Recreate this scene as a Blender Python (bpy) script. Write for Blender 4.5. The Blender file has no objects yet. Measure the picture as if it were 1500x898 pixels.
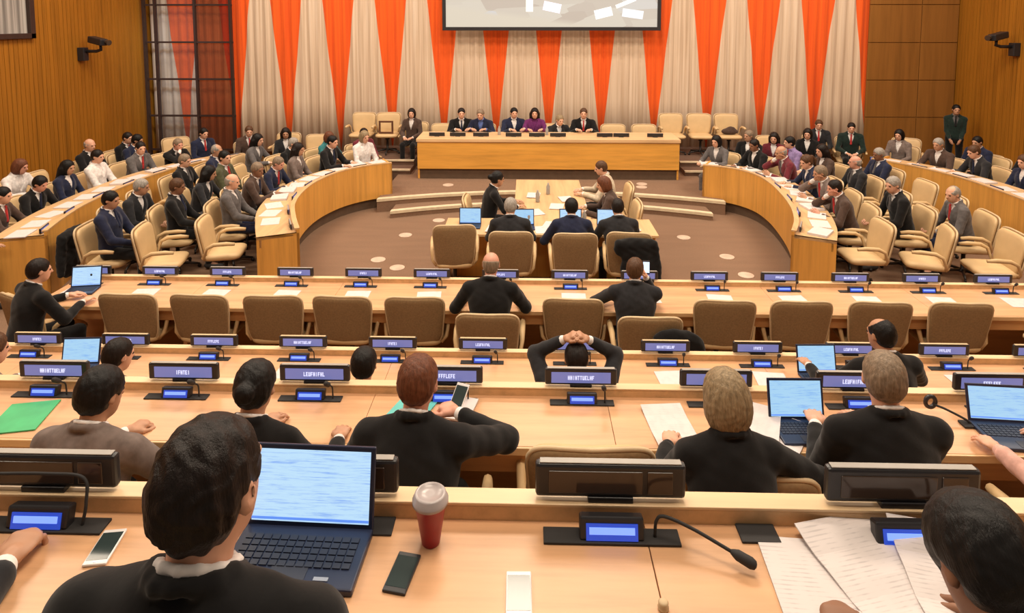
import bpy, bmesh, math, random
import numpy as np
from mathutils import Vector, Matrix, Euler
random.seed(7)
SC = bpy.context.scene
COL = SC.collection
R = math.radians
CX = 0.42          # the room's centre line
WC = 0.36          # centre of the two curved desks

# ------------------------------------------------------------------ materials
def nodes_of(name):
    m = bpy.data.materials.new(name); m.use_nodes = True
    nt = m.node_tree; nt.nodes.clear()
    out = nt.nodes.new('ShaderNodeOutputMaterial')
    b = nt.nodes.new('ShaderNodeBsdfPrincipled')
    nt.links.new(b.outputs[0], out.inputs[0])
    return m, nt, b

def nz(nt, scale=(1, 1, 1), s=5.0, detail=3.0, coord='Object', rough=.5):
    tc = nt.nodes.new('ShaderNodeTexCoord'); mp = nt.nodes.new('ShaderNodeMapping')
    mp.inputs['Scale'].default_value = scale
    n = nt.nodes.new('ShaderNodeTexNoise'); n.inputs['Scale'].default_value = s
    n.inputs['Detail'].default_value = detail; n.inputs['Roughness'].default_value = rough
    nt.links.new(tc.outputs[coord], mp.inputs[0]); nt.links.new(mp.outputs[0], n.inputs['Vector'])
    return n

def ramp(nt, src, stops):
    r = nt.nodes.new('ShaderNodeValToRGB'); e = r.color_ramp.elements
    e[0].position, e[0].color = stops[0][0], (*stops[0][1], 1)
    e[1].position, e[1].color = stops[-1][0], (*stops[-1][1], 1)
    for p, c in stops[1:-1]:
        x = e.new(p); x.color = (*c, 1)
    nt.links.new(src, r.inputs[0]); return r

def bump(nt, b, src, dist, strength=1.0):
    bp = nt.nodes.new('ShaderNodeBump'); bp.inputs['Distance'].default_value = dist
    bp.inputs['Strength'].default_value = strength
    nt.links.new(src, bp.inputs['Height']); nt.links.new(bp.outputs[0], b.inputs['Normal'])

def mat(name, c, rough=.6, metal=0., var=.12, s=8., scale=(1, 1, 1), bmp=0., coat=0., sheen=0., emit=None, es=0., spec=.5):
    m, nt, b = nodes_of(name)
    n = nz(nt, scale, s)
    lo = tuple(max(0, x * (1 - var)) for x in c); hi = tuple(min(1, x * (1 + var)) for x in c)
    r = ramp(nt, n.outputs[0], [(.3, lo), (.7, hi)])
    nt.links.new(r.outputs[0], b.inputs['Base Color'])
    b.inputs['Roughness'].default_value = rough; b.inputs['Metallic'].default_value = metal
    b.inputs['Coat Weight'].default_value = coat; b.inputs['Sheen Weight'].default_value = sheen
    b.inputs['Specular IOR Level'].default_value = spec
    if bmp: bump(nt, b, n.outputs[0], bmp)
    if emit:
        b.inputs['Emission Color'].default_value = (*emit, 1); b.inputs['Emission Strength'].default_value = es
    return m

def wood(name, c, axis='X', s=3., rough=.35, var=.2, spec=.5):
    sc = {'X': (.12, 1.6, 1.6), 'Y': (1.6, .12, 1.6), 'Z': (1.6, 1.6, .08)}[axis]
    m, nt, b = nodes_of(name)
    n = nz(nt, sc, s * 3, 6, rough=.62); n2 = nz(nt, sc, s * .5, 2)
    lo = tuple(x * (1 - var) for x in c); hi = tuple(min(1, x * (1 + var * .7)) for x in c)
    r = ramp(nt, n.outputs[0], [(.3, lo), (.5, c), (.72, hi)])
    mx = nt.nodes.new('ShaderNodeMix'); mx.data_type = 'RGBA'; mx.blend_type = 'MULTIPLY'
    mx.inputs[0].default_value = .5
    r2 = ramp(nt, n2.outputs[0], [(.35, (.82, .78, .74)), (.65, (1, 1, 1))])
    nt.links.new(r.outputs[0], mx.inputs[6]); nt.links.new(r2.outputs[0], mx.inputs[7])
    nt.links.new(mx.outputs[2], b.inputs['Base Color'])
    b.inputs['Roughness'].default_value = rough
    b.inputs['Specular IOR Level'].default_value = spec
    bump(nt, b, n.outputs[0], .0008)
    return m

def curtain_mat():
    m, nt, b = nodes_of('curtain_cloth')
    tc = nt.nodes.new('ShaderNodeTexCoord'); sp = nt.nodes.new('ShaderNodeSeparateXYZ')
    nt.links.new(tc.outputs['Object'], sp.inputs[0])
    def mth(op, a, bb=None, c=None):
        n = nt.nodes.new('ShaderNodeMath'); n.operation = op
        for i, v in enumerate((a, bb, c)):
            if v is None: continue
            if isinstance(v, (int, float)): n.inputs[i].default_value = v
            else: nt.links.new(v, n.inputs[i])
        return n.outputs[0]
    x = sp.outputs[0]; z = sp.outputs[2]
    PT = 1.306
    a = mth('DIVIDE', x, PT)
    f = mth('ABSOLUTE', mth('SUBTRACT', a, mth('ROUND', a)))          # 0 at a point's centre
    hw = mth('MULTIPLY', mth('SUBTRACT', z, .30), .104 / PT)
    edge = mth('SUBTRACT', hw, f)
    t = nt.nodes.new('ShaderNodeMapRange'); t.inputs[1].default_value = -.004; t.inputs[2].default_value = .004
    nt.links.new(edge, t.inputs[0])
    n = nz(nt, (7, 1, .12), 3.2, 3)
    w = ramp(nt, n.outputs[0], [(.3, (.50, .36, .245)), (.5, (.63, .475, .34)), (.7, (.72, .575, .44))])
    o = ramp(nt, n.outputs[0], [(.3, (.66, .075, .003)), (.7, (.88, .120, .005))])
    mx = nt.nodes.new('ShaderNodeMix'); mx.data_type = 'RGBA'
    nt.links.new(t.outputs[0], mx.inputs[0]); nt.links.new(w.outputs[0], mx.inputs[6]); nt.links.new(o.outputs[0], mx.inputs[7])
    nt.links.new(mx.outputs[2], b.inputs['Base Color'])
    b.inputs['Roughness'].default_value = .85; b.inputs['Sheen Weight'].default_value = .1
    return m

def screen_mat(name, base, hi, es, rows=26., kind='doc'):
    """a lit display: pale ground with faint rows of darker content"""
    m, nt, b = nodes_of(name)
    n = nz(nt, (1.6, 1, rows * 1.6), 5, 4, rough=.75); 
    r = ramp(nt, n.outputs[0], [(.34, base), (.50, hi)])
    nt.links.new(r.outputs[0], b.inputs['Emission Color']); b.inputs['Emission Strength'].default_value = es
    b.inputs['Base Color'].default_value = (.02, .02, .03, 1); b.inputs['Roughness'].default_value = .3
    return m

def projection_mat():
    m, nt, b = nodes_of('projected_picture')
    tc = nt.nodes.new('ShaderNodeTexCoord'); mp = nt.nodes.new('ShaderNodeMapping')
    mp.inputs['Rotation'].default_value = (0, R(10), 0); mp.inputs['Scale'].default_value = (.6, 1, 1.9)
    v = nt.nodes.new('ShaderNodeTexVoronoi'); v.distance = 'CHEBYCHEV'; v.inputs['Scale'].default_value = 1.5
    nt.links.new(tc.outputs['Object'], mp.inputs[0]); nt.links.new(mp.outputs[0], v.inputs['Vector'])
    r = ramp(nt, v.outputs['Color'], [(.0, (.42, .34, .27)), (.35, (.50, .43, .36)), (.62, (.62, .57, .48)), (.8, (.55, .58, .66)), (1., (.88, .87, .92))])
    # the lower band is one even tone
    sp = nt.nodes.new('ShaderNodeSeparateXYZ'); nt.links.new(tc.outputs['Object'], sp.inputs[0])
    ad = nt.nodes.new('ShaderNodeMath'); ad.operation = 'MULTIPLY_ADD'; ad.inputs[1].default_value = .13
    nt.links.new(sp.outputs[0], ad.inputs[0]); nt.links.new(sp.outputs[2], ad.inputs[2])
    st = nt.nodes.new('ShaderNodeMapRange'); st.inputs[1].default_value = .18; st.inputs[2].default_value = .32
    nt.links.new(ad.outputs[0], st.inputs[0])
    mx = nt.nodes.new('ShaderNodeMix'); mx.data_type = 'RGBA'
    nt.links.new(st.outputs[0], mx.inputs[0]); mx.inputs[6].default_value = (.63, .57, .46, 1); nt.links.new(r.outputs[0], mx.inputs[7])
    nt.links.new(mx.outputs[2], b.inputs['Emission Color']); b.inputs['Emission Strength'].default_value = .95
    b.inputs['Base Color'].default_value = (.1, .1, .1, 1); b.inputs['Roughness'].default_value = .7
    return m

def glass_mat(name, c, alpha_mix):
    m = bpy.data.materials.new(name); m.use_nodes = True; nt = m.node_tree; nt.nodes.clear()
    out = nt.nodes.new('ShaderNodeOutputMaterial'); mx = nt.nodes.new('ShaderNodeMixShader')
    tr = nt.nodes.new('ShaderNodeBsdfTransparent'); tr.inputs[0].default_value = (*c, 1)
    g = nt.nodes.new('ShaderNodeBsdfPrincipled'); g.inputs['Base Color'].default_value = (c[0] * .35, c[1] * .3, c[2] * .28, 1); g.inputs['Roughness'].default_value = .15
    mx.inputs[0].default_value = alpha_mix
    nt.links.new(tr.outputs[0], mx.inputs[1]); nt.links.new(g.outputs[0], mx.inputs[2]); nt.links.new(mx.outputs[0], out.inputs[0])
    return m

def carpet_mat():
    m, nt, b = nodes_of('brown_carpet')
    n = nz(nt, (1, 1, 1), 90, 4); n2 = nz(nt, (.5, 3, 1), 2.2, 3)
    r = ramp(nt, n.outputs[0], [(.3, (.175, .100, .060)), (.7, (.27, .160, .098))])
    r2 = ramp(nt, n2.outputs[0], [(.35, (.92, .92, .92)), (.65, (1., 1., 1.))])
    mx = nt.nodes.new('ShaderNodeMix'); mx.data_type = 'RGBA'; mx.blend_type = 'MULTIPLY'; mx.inputs[0].default_value = 1
    nt.links.new(r.outputs[0], mx.inputs[6]); nt.links.new(r2.outputs[0], mx.inputs[7])
    nt.links.new(mx.outputs[2], b.inputs['Base Color']); b.inputs['Roughness'].default_value = .95
    bump(nt, b, n.outputs[0], .003)
    return m

def hair_mat(name, c):
    m, nt, b = nodes_of(name)
    n = nz(nt, (6, 6, .8), 14, 4, rough=.7)
    r = ramp(nt, n.outputs[0], [(.3, tuple(x * .55 for x in c)), (.7, tuple(min(1, x * 1.5) for x in c))])
    nt.links.new(r.outputs[0], b.inputs['Base Color']); b.inputs['Roughness'].default_value = .48
    b.inputs['Specular IOR Level'].default_value = .25
    bump(nt, b, n.outputs[0], .006, .8)
    return m

M = {}
M['top'] = wood('desk_top_wood', (.68, .385, .205), 'X', rough=.38)
M['topY'] = wood('curved_desk_top_wood', (.66, .43, .22), 'Y', rough=.42)
M['ledge'] = wood('ledge_wood', (.74, .49, .26), 'X', rough=.4)
M['cap'] = wood('ledge_top_painted_lit', (.82, .60, .36), 'X', rough=.4, var=.1)  # light falling on the ledge top put into a paler wood colour
M['face'] = wood('desk_face_wood', (.50, .255, .10), 'X', rough=.45)
M['fascia'] = wood('curved_fascia_wood', (.70, .35, .075), 'Z', rough=.42)
M['podium'] = wood('podium_wood', (.76, .38, .07), 'X', rough=.42)
M['wall'] = wood('wall_slat_wood', (.33, .130, .012), 'Z', s=2., rough=.5, var=.28, spec=.25)
M['wallgap'] = mat('slat_gap', (.12, .05, .01), .8)
M['panelwood'] = wood('dark_panel_wood', (.27, .115, .025), 'Z', s=2., rough=.5, spec=.2)
M['carpet'] = carpet_mat()
M['curtain'] = curtain_mat()
M['nosing'] = mat('pale_step_nosing', (.66, .55, .38), .6)
M['plinth'] = mat('dark_kick_base', (.10, .06, .035), .8)
M['leather'] = mat('cream_leather', (.62, .43, .22), .55, var=.07, s=5, bmp=.0005)
M['shell'] = mat('seat_back_painted_shade', (.29, .185, .088), .85, var=.12, s=60, bmp=.0006)  # chair backs coloured darker to carry the shade on their rear side
M['shellrim'] = mat('pale_seat_back_rim', (.60, .45, .27), .6)
M['chairmetal'] = mat('dark_chair_base', (.035, .03, .028), .4, metal=.5)
M['black'] = mat('black_plastic', (.018, .017, .02), .38)
M['blackm'] = mat('black_matte', (.02, .018, .018), .75)
M['greytop'] = mat('grey_plate_top', (.36, .33, .30), .45)
M['offglass'] = mat('dark_smoked_panel', (.055, .035, .025), .12)
M['display'] = mat('lit_nameplate_display', (.05, .05, .12), .3, emit=(.20, .22, .52), es=.75)
M['letters'] = mat('pale_display_letters', (.3, .3, .5), .3, emit=(.72, .74, .95), es=.95)
M['lcd'] = mat('blue_lcd_screen', (.01, .02, .1), .3, emit=(.02, .07, .55), es=.9)
M['lcdbar'] = mat('lcd_lit_band', (.1, .1, .4), .3, emit=(.20, .36, 1.), es=1.2)
M['laptop'] = mat('dark_blue_laptop_shell', (.015, .022, .055), .35)
M['keys'] = mat('laptop_keys', (.02, .025, .045), .5)
M['silver'] = mat('silver_metal', (.5, .5, .52), .3, metal=.8)
M['lapscreen'] = screen_mat('laptop_screen_sheet', (.26, .46, .92), (.52, .76, .97), 1.0)
M['lapscreen2'] = screen_mat('laptop_screen_pale', (.25, .50, .92), (.42, .70, .95), .95, 14)
M['winbar'] = mat('laptop_task_bar', (.05, .1, .4), .3, emit=(.12, .28, .85), es=1.)
M['phonescreen'] = mat('dark_phone_screen', (.03, .045, .045), .12)
M['phonewhite'] = mat('white_phone_body', (.72, .70, .70), .3)
M['litphone'] = mat('lit_phone_screen', (.3, .4, .5), .3, emit=(.6, .75, .95), es=1.1)
M['cup'] = mat('dark_red_cup', (.30, .008, .02), .4)
M['lid'] = mat('pale_plastic_lid', (.42, .37, .37), .25)
M['green'] = mat('green_folder', (.05, .42, .16), .5)
M['teal'] = mat('teal_folder', (.12, .50, .47), .5)
M['winmetal'] = mat('dark_window_metal', (.045, .025, .02), .5, metal=.3)
M['brownglass'] = glass_mat('brown_tinted_glass', (.80, .56, .43), .10)
M['clearglass'] = glass_mat('clear_glass', (.93, .95, .97), .06)
M['proj'] = projection_mat()
M['skirt'] = mat('platform_carpet_edge', (.13, .07, .045), .9)
M['brownbag'] = mat('brown_leather_bag', (.12, .045, .02), .5)
M['floorlight'] = mat('floor_marker', (.6, .45, .35), .5)
M['boothcloth'] = mat('booth_curtain_grey', (.32, .30, .28), .8, var=.6, s=3, scale=(1, 6, .1))
def paper_mat():
    m, nt, b = nodes_of('white_paper')
    tc = nt.nodes.new('ShaderNodeTexCoord'); w = nt.nodes.new('ShaderNodeTexWave'); w.bands_direction = 'Y'; w.inputs['Scale'].default_value = 26; w.inputs['Distortion'].default_value = .6
    nt.links.new(tc.outputs['Object'], w.inputs['Vector']); n = nz(nt, (9, 4, 1), 3, 2)
    mu = nt.nodes.new('ShaderNodeMath'); mu.operation = 'MULTIPLY'; nt.links.new(w.outputs[1], mu.inputs[0]); nt.links.new(n.outputs[0], mu.inputs[1])
    r = ramp(nt, mu.outputs[0], [(.40, (.66, .60, .59)), (.60, (.53, .48, .48))])
    nt.links.new(r.outputs[0], b.inputs['Base Color']); b.inputs['Roughness'].default_value = .8
    return m
M['paper'] = paper_mat()
SKIN = [mat('skin_light', (.66, .36, .24), .55, var=.08), mat('skin_tan', (.48, .25, .15), .55, var=.08), mat('skin_brown', (.24, .11, .06), .55, var=.08), mat('skin_rosy', (.62, .30, .21), .5, var=.08)]
M['eye'] = mat('eye_dark', (.03, .02, .015), .2)
HAIR = {k: hair_mat('hair_' + k, c) for k, c in dict(black=(.006, .005, .005), dark=(.010, .006, .005), brown=(.085, .040, .020), grey=(.30, .27, .24), blond=(.26, .19, .11), red=(.13, .045, .022), greybrown=(.22, .16, .11)).items()}
def cloth(name, c):
    m = mat(name, c, .9, var=.18, s=25, bmp=0, sheen=.03, spec=.15); nt = m.node_tree; b = nt.nodes['Principled BSDF']
    n = nz(nt, (1, 1, .6), 5.5, 3, rough=.45); n.inputs['Distortion'].default_value = .8; bump(nt, b, n.outputs[0], .035, .8)
    return m
CL = {k: cloth('cloth_' + k, c) for k, c in dict(black=(.012, .009, .008), dark=(.016, .010, .008), brown=(.085, .040, .020), grey=(.30, .27, .24), blond=(.30, .20, .10), red=(.13, .045, .022), greybrown=(.22, .16, .11)).items()}
CL = {k: mat('cloth_' + k, c, .9, var=.18, s=25, bmp=.0015, sheen=.15, spec=.2) for k, c in dict(black=(.0065, .006, .0065), charcoal=(.018, .018, .021), navy=(.014, .018, .045), brown=(.07, .042, .032), taupe=(.17, .13, .115), grey=(.11, .10, .10), white=(.72, .68, .66), blue=(.10, .15, .38), purple=(.13, .02, .11), maroon=(.14, .02, .03), teal=(.03, .16, .17), pink=(.66, .38, .32), cream=(.55, .46, .34), olive=(.07, .07, .035), red=(.42, .03, .03), lilac=(.25, .18, .36), green=(.010, .022, .018)).items()}

# ------------------------------------------------------------------ object helpers
def setp(o, label=None, cat=None, group=None, kind=None):
    if label: o['label'] = label
    if cat: o['category'] = cat
    if group: o['group'] = group
    if kind: o['kind'] = kind
    return o
def empty(name, label, cat, loc=(0, 0, 0), rz=0., group=None):
    o = bpy.data.objects.new(name, None); COL.objects.link(o); o.empty_display_size = .1
    o.location = loc; o.rotation_euler = (0, 0, rz)
    return setp(o, label, cat, group)
def put(name, me, m, parent=None, loc=None, rot=None, label=None):
    """link one object that uses mesh me, with its material held by the object"""
    o = bpy.data.objects.new(name, me); COL.objects.link(o)
    if not me.materials: me.materials.append(None)
    if m is not None:
        o.material_slots[0].link = 'OBJECT'; o.material_slots[0].material = m
    if parent: o.parent = parent
    if loc is not None: o.location = loc
    if rot is not None: o.rotation_euler = rot
    if label: o['label'] = label
    return o
def bm_me(name, bm, smooth=False):
    me = bpy.data.meshes.new(name); bmesh.ops.recalc_face_normals(bm, faces=bm.faces[:]); bm.to_mesh(me); bm.free()
    if smooth:
        for p in me.polygons: p.use_smooth = True
    return me
def add_box(bm, lo, hi, bev=0., rot=None, seg=2):
    r = bmesh.ops.create_cube(bm, size=1); vs = r['verts']
    c = [(a + b) / 2 for a, b in zip(lo, hi)]; s = [b - a for a, b in zip(lo, hi)]
    for v in vs: v.co = Vector((v.co.x * s[0], v.co.y * s[1], v.co.z * s[2]))
    if bev:
        es = list({e for v in vs for e in v.link_edges})
        rr = bmesh.ops.bevel(bm, geom=es, offset=bev, segments=seg, affect='EDGES', profile=.5)
        vs = list({v for f in rr['faces'] for v in f.verts} | {v for v in vs if v.is_valid})
    mt = (rot.to_matrix() if rot else Matrix.Identity(3))
    for v in vs: v.co = mt @ v.co + Vector(c)
    return vs
def box_me(name, lo, hi, bev=0., rot=None):
    bm = bmesh.new(); add_box(bm, lo, hi, bev, rot); return bm_me(name, bm)
def add_tube(bm, pts, r, n=8, cap=True):
    pts = [Vector(p) for p in pts]; rs = r if isinstance(r, (list, tuple)) else [r] * len(pts)
    rings = []; up = Vector((0, 0, 1))
    for i, p in enumerate(pts):
        t = (pts[min(i + 1, len(pts) - 1)] - pts[max(i - 1, 0)]).normalized()
        a = t.cross(up)
        if a.length < .1: a = t.cross(Vector((0, 1, 0)))
        a.normalize(); b = t.cross(a)
        rings.append([bm.verts.new(p + (a * math.cos(2 * math.pi * k / n) + b * math.sin(2 * math.pi * k / n)) * rs[i]) for k in range(n)])
    for q, w in zip(rings, rings[1:]):
        for k in range(n): bm.faces.new((q[k], q[(k + 1) % n], w[(k + 1) % n], w[k]))
    if cap: bm.faces.new(rings[0]); bm.faces.new(rings[-1][::-1])
def add_lathe(bm, prof, n=24, c=(0, 0, 0), cap=True):
    rings = [[bm.verts.new((c[0] + r * math.cos(2 * math.pi * k / n), c[1] + r * math.sin(2 * math.pi * k / n), c[2] + z)) for k in range(n)] for r, z in prof]
    for q, w in zip(rings, rings[1:]):
        for k in range(n): bm.faces.new((q[k], q[(k + 1) % n], w[(k + 1) % n], w[k]))
    if cap: bm.faces.new(rings[0][::-1]); bm.faces.new(rings[-1])
def prism(bm, poly, z0, z1):
    a = [bm.verts.new((x, y, z0)) for x, y in poly]; b = [bm.verts.new((x, y, z1)) for x, y in poly]
    n = len(poly); bm.faces.new(a[::-1]); bm.faces.new(b)
    for i in range(n): bm.faces.new((a[i], a[(i + 1) % n], b[(i + 1) % n], b[i]))
def strip(bm, inner, outer, z0, z1):
    """a band between two plan curves, from z0 to z1, made of joined quads"""
    A = [[bm.verts.new((p[0], p[1], z)) for p in inner] for z in (z0, z1)]
    B = [[bm.verts.new((p[0], p[1], z)) for p in outer] for z in (z0, z1)]
    n = len(inner)
    for i in range(n - 1):
        bm.faces.new((A[0][i], A[0][i + 1], A[1][i + 1], A[1][i])); bm.faces.new((B[0][i + 1], B[0][i], B[1][i], B[1][i + 1]))
        bm.faces.new((A[1][i], A[1][i + 1], B[1][i + 1], B[1][i])); bm.faces.new((A[0][i + 1], A[0][i], B[0][i], B[0][i + 1]))
    for i in (0, n - 1): bm.faces.new((A[0][i], A[1][i], B[1][i], B[0][i]))
def pillow(bm, w, h, t, nexp=4.5, taper=0., bulge=.5, n=40, bow=0., mt=None):
    """a cushion in the XZ plane: rounded outline, rolled edge; bottom narrower by taper, bowed about Z"""
    prof = [(0., -.5), (.45, -.5 - .0), (.8, -.47), (.93, -.38), (.985, -.2), (1., 0), (.985, .2), (.93, .38), (.8, .47), (.45, .5), (0., .5)]
    rings = []
    for s, yy in prof:
        ring = []
        for k in range(n if s else 1):
            a = 2 * math.pi * k / n; ca, sa = math.cos(a), math.sin(a)
            x = math.copysign(abs(ca) ** (2 / nexp), ca) * w / 2 * s; z = math.copysign(abs(sa) ** (2 / nexp), sa) * h / 2 * s
            x *= 1 - taper * (.5 - z / h)
            y = yy * t * (1 + bulge * (1 - s * s)) - bow * (x / (w / 2)) ** 2 * -1
            v = Vector((x, y, z))
            ring.append(bm.verts.new(mt @ v if mt else v))
        rings.append(ring)
    for q, w_ in zip(rings, rings[1:]):
        if len(q) == 1 and len(w_) > 1:
            for k in range(n): bm.faces.new((q[0], w_[k], w_[(k + 1) % n]))
        elif len(w_) == 1:
            for k in range(n): bm.faces.new((q[k], w_[0], q[(k + 1) % n]))
        else:
            for k in range(n): bm.faces.new((q[k], w_[k], w_[(k + 1) % n], q[(k + 1) % n]))

# ------------------------------------------------------------------ implicit surfaces -> meshes (people, cloth, hair)
def F3(v): return np.array(v, dtype=np.float32)
class Vol:
    def __init__(s): s.p = []
    def cap(s, a, b, ra, rb=None, k=.02, op=1):
        a, b = F3(a), F3(b); rb = ra if rb is None else rb; m = max(ra, rb)
        ab = b - a; L = max(float(ab @ ab), 1e-9)
        def f(P):
            d = P - a; t = np.clip((d @ ab) / L, 0, 1)
            return np.linalg.norm(d - t[..., None] * ab, axis=-1) - (ra + (rb - ra) * t)
        s.p.append((f, np.minimum(a, b) - m, np.maximum(a, b) + m, k, op)); return s
    def ell(s, c, r, rot=None, k=.02, op=1):
        c, r = F3(c), F3(r); m = float(r.max()); Rt = None if rot is None else np.array(rot, dtype=np.float32)
        def f(P):
            q = P - c
            if Rt is not None: q = q @ Rt
            k0 = np.linalg.norm(q / r, axis=-1); k1 = np.linalg.norm(q / (r * r), axis=-1) + 1e-6
            return k0 * (k0 - 1) / k1
        s.p.append((f, c - m, c + m, k, op)); return s
    def fn(s, f, lo, hi, k=.01, op=1):
        s.p.append((f, F3(lo), F3(hi), k, op)); return s
    def mesh(s, name, h, noise=0., nf=1.5):
        lo = np.min([p[1] for p in s.p if p[4] > 0], axis=0) - 3 * h; hi = np.max([p[2] for p in s.p if p[4] > 0], axis=0) + 3 * h
        n = np.ceil((hi - lo) / h).astype(int) + 1
        F = np.full(n, .5, dtype=np.float32)
        ax = [lo[i] + h * np.arange(n[i], dtype=np.float32) for i in range(3)]
        for f, a, b, k, op in s.p:
            i0 = np.clip(np.floor((a - lo - k - 2 * h) / h).astype(int), 0, n); i1 = np.clip(np.ceil((b - lo + k + 2 * h) / h).astype(int) + 1, 0, n)
            if (i1 <= i0).any(): continue
            sl = tuple(slice(i0[i], i1[i]) for i in range(3))
            G = np.stack(np.meshgrid(*[ax[i][sl[i]] for i in range(3)], indexing='ij'), -1).astype(np.float32)
            d = f(G).astype(np.float32); A = F[sl]
            if op > 0:
                q = np.clip(.5 + .5 * (A - d) / k, 0, 1); F[sl] = A * (1 - q) + d * q - k * q * (1 - q)
            else:
                d = -d; q = np.clip(.5 - .5 * (A - d) / k, 0, 1); F[sl] = A * (1 - q) + d * q + k * q * (1 - q)
        if noise:
            X, Y, Z = np.meshgrid(*[a_ * nf for a_ in ax], indexing='ij')
            F += noise * (np.sin(X * 31 + 2.1 * np.sin(Z * 17)) * np.sin(Z * 27 + 1.7 * np.sin(Y * 21)) + .6 * np.sin(Y * 43 + X * 19))
        return nets(name, F, lo, h)
def nets(name, F, lo, h):
    S = F < 0
    C = np.zeros(tuple(np.array(F.shape) - 1), dtype=np.int8)
    for i in (0, 1):
        for j in (0, 1):
            for k in (0, 1):
                C += S[i:F.shape[0] - 1 + i, j:F.shape[1] - 1 + j, k:F.shape[2] - 1 + k]
    act = (C > 0) & (C < 8)
    idx = np.full(C.shape, -1, dtype=np.int64); I = np.argwhere(act); idx[act] = np.arange(len(I))
    acc = np.zeros((len(I), 3)); cnt = np.zeros(len(I))
    cor = [(i, j, k) for i in (0, 1) for j in (0, 1) for k in (0, 1)]
    for a in cor:
        for d in range(3):
            if a[d]: continue
            b = list(a); b[d] = 1
            fa = F[I[:, 0] + a[0], I[:, 1] + a[1], I[:, 2] + a[2]]; fb = F[I[:, 0] + b[0], I[:, 1] + b[1], I[:, 2] + b[2]]
            m = (fa < 0) != (fb < 0); t = np.where(m, fa / np.where(m, fa - fb, 1), 0)
            p = np.tile(np.array(a, float), (len(I), 1)); p[:, d] = t
            acc[m] += p[m]; cnt[m] += 1
    V = (I + acc / cnt[:, None]) * h + lo
    quads = []
    for d in range(3):
        sl0 = [slice(1, -1)] * 3; sl1 = [slice(1, -1)] * 3
        sl0[d] = slice(0, F.shape[d] - 1); sl1[d] = slice(1, F.shape[d])
        a = S[tuple(sl0)]; b = S[tuple(sl1)]; E = np.argwhere(a != b)
        if not len(E): continue
        inside = a[E[:, 0], E[:, 1], E[:, 2]]
        off = np.ones(3, int); off[d] = 0; E = E + off
        e, f = [(1, 2), (2, 0), (0, 1)][d]
        def g(de, df):
            q = E.copy(); q[:, e] -= de; q[:, f] -= df
            return idx[q[:, 0], q[:, 1], q[:, 2]]
        Q = np.stack([g(1, 1), g(0, 1), g(0, 0), g(1, 0)], 1)
        Q[~inside] = Q[~inside][:, ::-1]
        quads.append(Q)
    Q = np.concatenate(quads)
    me = bpy.data.meshes.new(name)
    me.vertices.add(len(V)); me.vertices.foreach_set('co', V.astype(np.float32).ravel())
    me.loops.add(Q.size); me.loops.foreach_set('vertex_index', Q.ravel().astype(np.int32))
    me.polygons.add(len(Q)); me.polygons.foreach_set('loop_start', (np.arange(len(Q)) * 4).astype(np.int32))
    me.polygons.foreach_set('loop_total', np.full(len(Q), 4, dtype=np.int32))
    me.polygons.foreach_set('use_smooth', np.ones(len(Q), dtype=bool))
    me.update(calc_edges=True); me.validate()
    return me

def rotm(yaw=0, pitch=0, roll=0):
    """columns are the local axes; yaw to the left, pitch nods forward"""
    return np.array((Matrix.Rotation(R(yaw), 3, 'Z') @ Matrix.Rotation(R(-pitch), 3, 'X') @ Matrix.Rotation(R(roll), 3, 'Y')), dtype=float)

# ---- one hand: wrist at the origin, fingers along +Y, palm down, thumb on the -X side (a right hand)
def hand_me(curl, spread, h=.0034):
    v = Vol()
    v.cap((0, -.03, 0), (0, .01, 0), .022, .024, k=.012)
    v.ell((0, .045, 0), (.040, .052, .0145), k=.012); v.cap((-.026, .07, .0), (.028, .062, -.001), .0125, .0115, k=.012)
    for i, (x, L, r, y0) in enumerate(((-.030, .072, .0088, .082), (-.010, .080, .0090, .086), (.011, .074, .0086, .083), (.030, .058, .0076, .074))):
        p = np.array((x, y0 - .012, 0.)); a = 0.; sx = (x / .03) * spread
        for s, (fr, da) in enumerate(((.44, curl * .8), (.31, curl), (.25, curl * .7))):
            a += da; q = p + L * fr * np.array((math.sin(sx) , math.cos(a), -math.sin(a)))
            v.cap(p, q, r * (1 - .07 * s), r * (1 - .07 * (s + 1)), k=.003); p = q
    v.cap((-.022, .018, -.004), (-.046, .048, -.012), .0145, .0115, k=.012)
    v.cap((-.046, .048, -.012), (-.050, .078, -.020), .0108, .0098, k=.004)
    v.cap((-.050, .078, -.020), (-.044, .100, -.024), .0096, .0082, k=.004)
    return v.mesh('hand', h)
HANDS = {'relax': hand_me(.34, .10), 'curl': hand_me(.75, .04), 'grip': hand_me(1.05, .02)}

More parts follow.
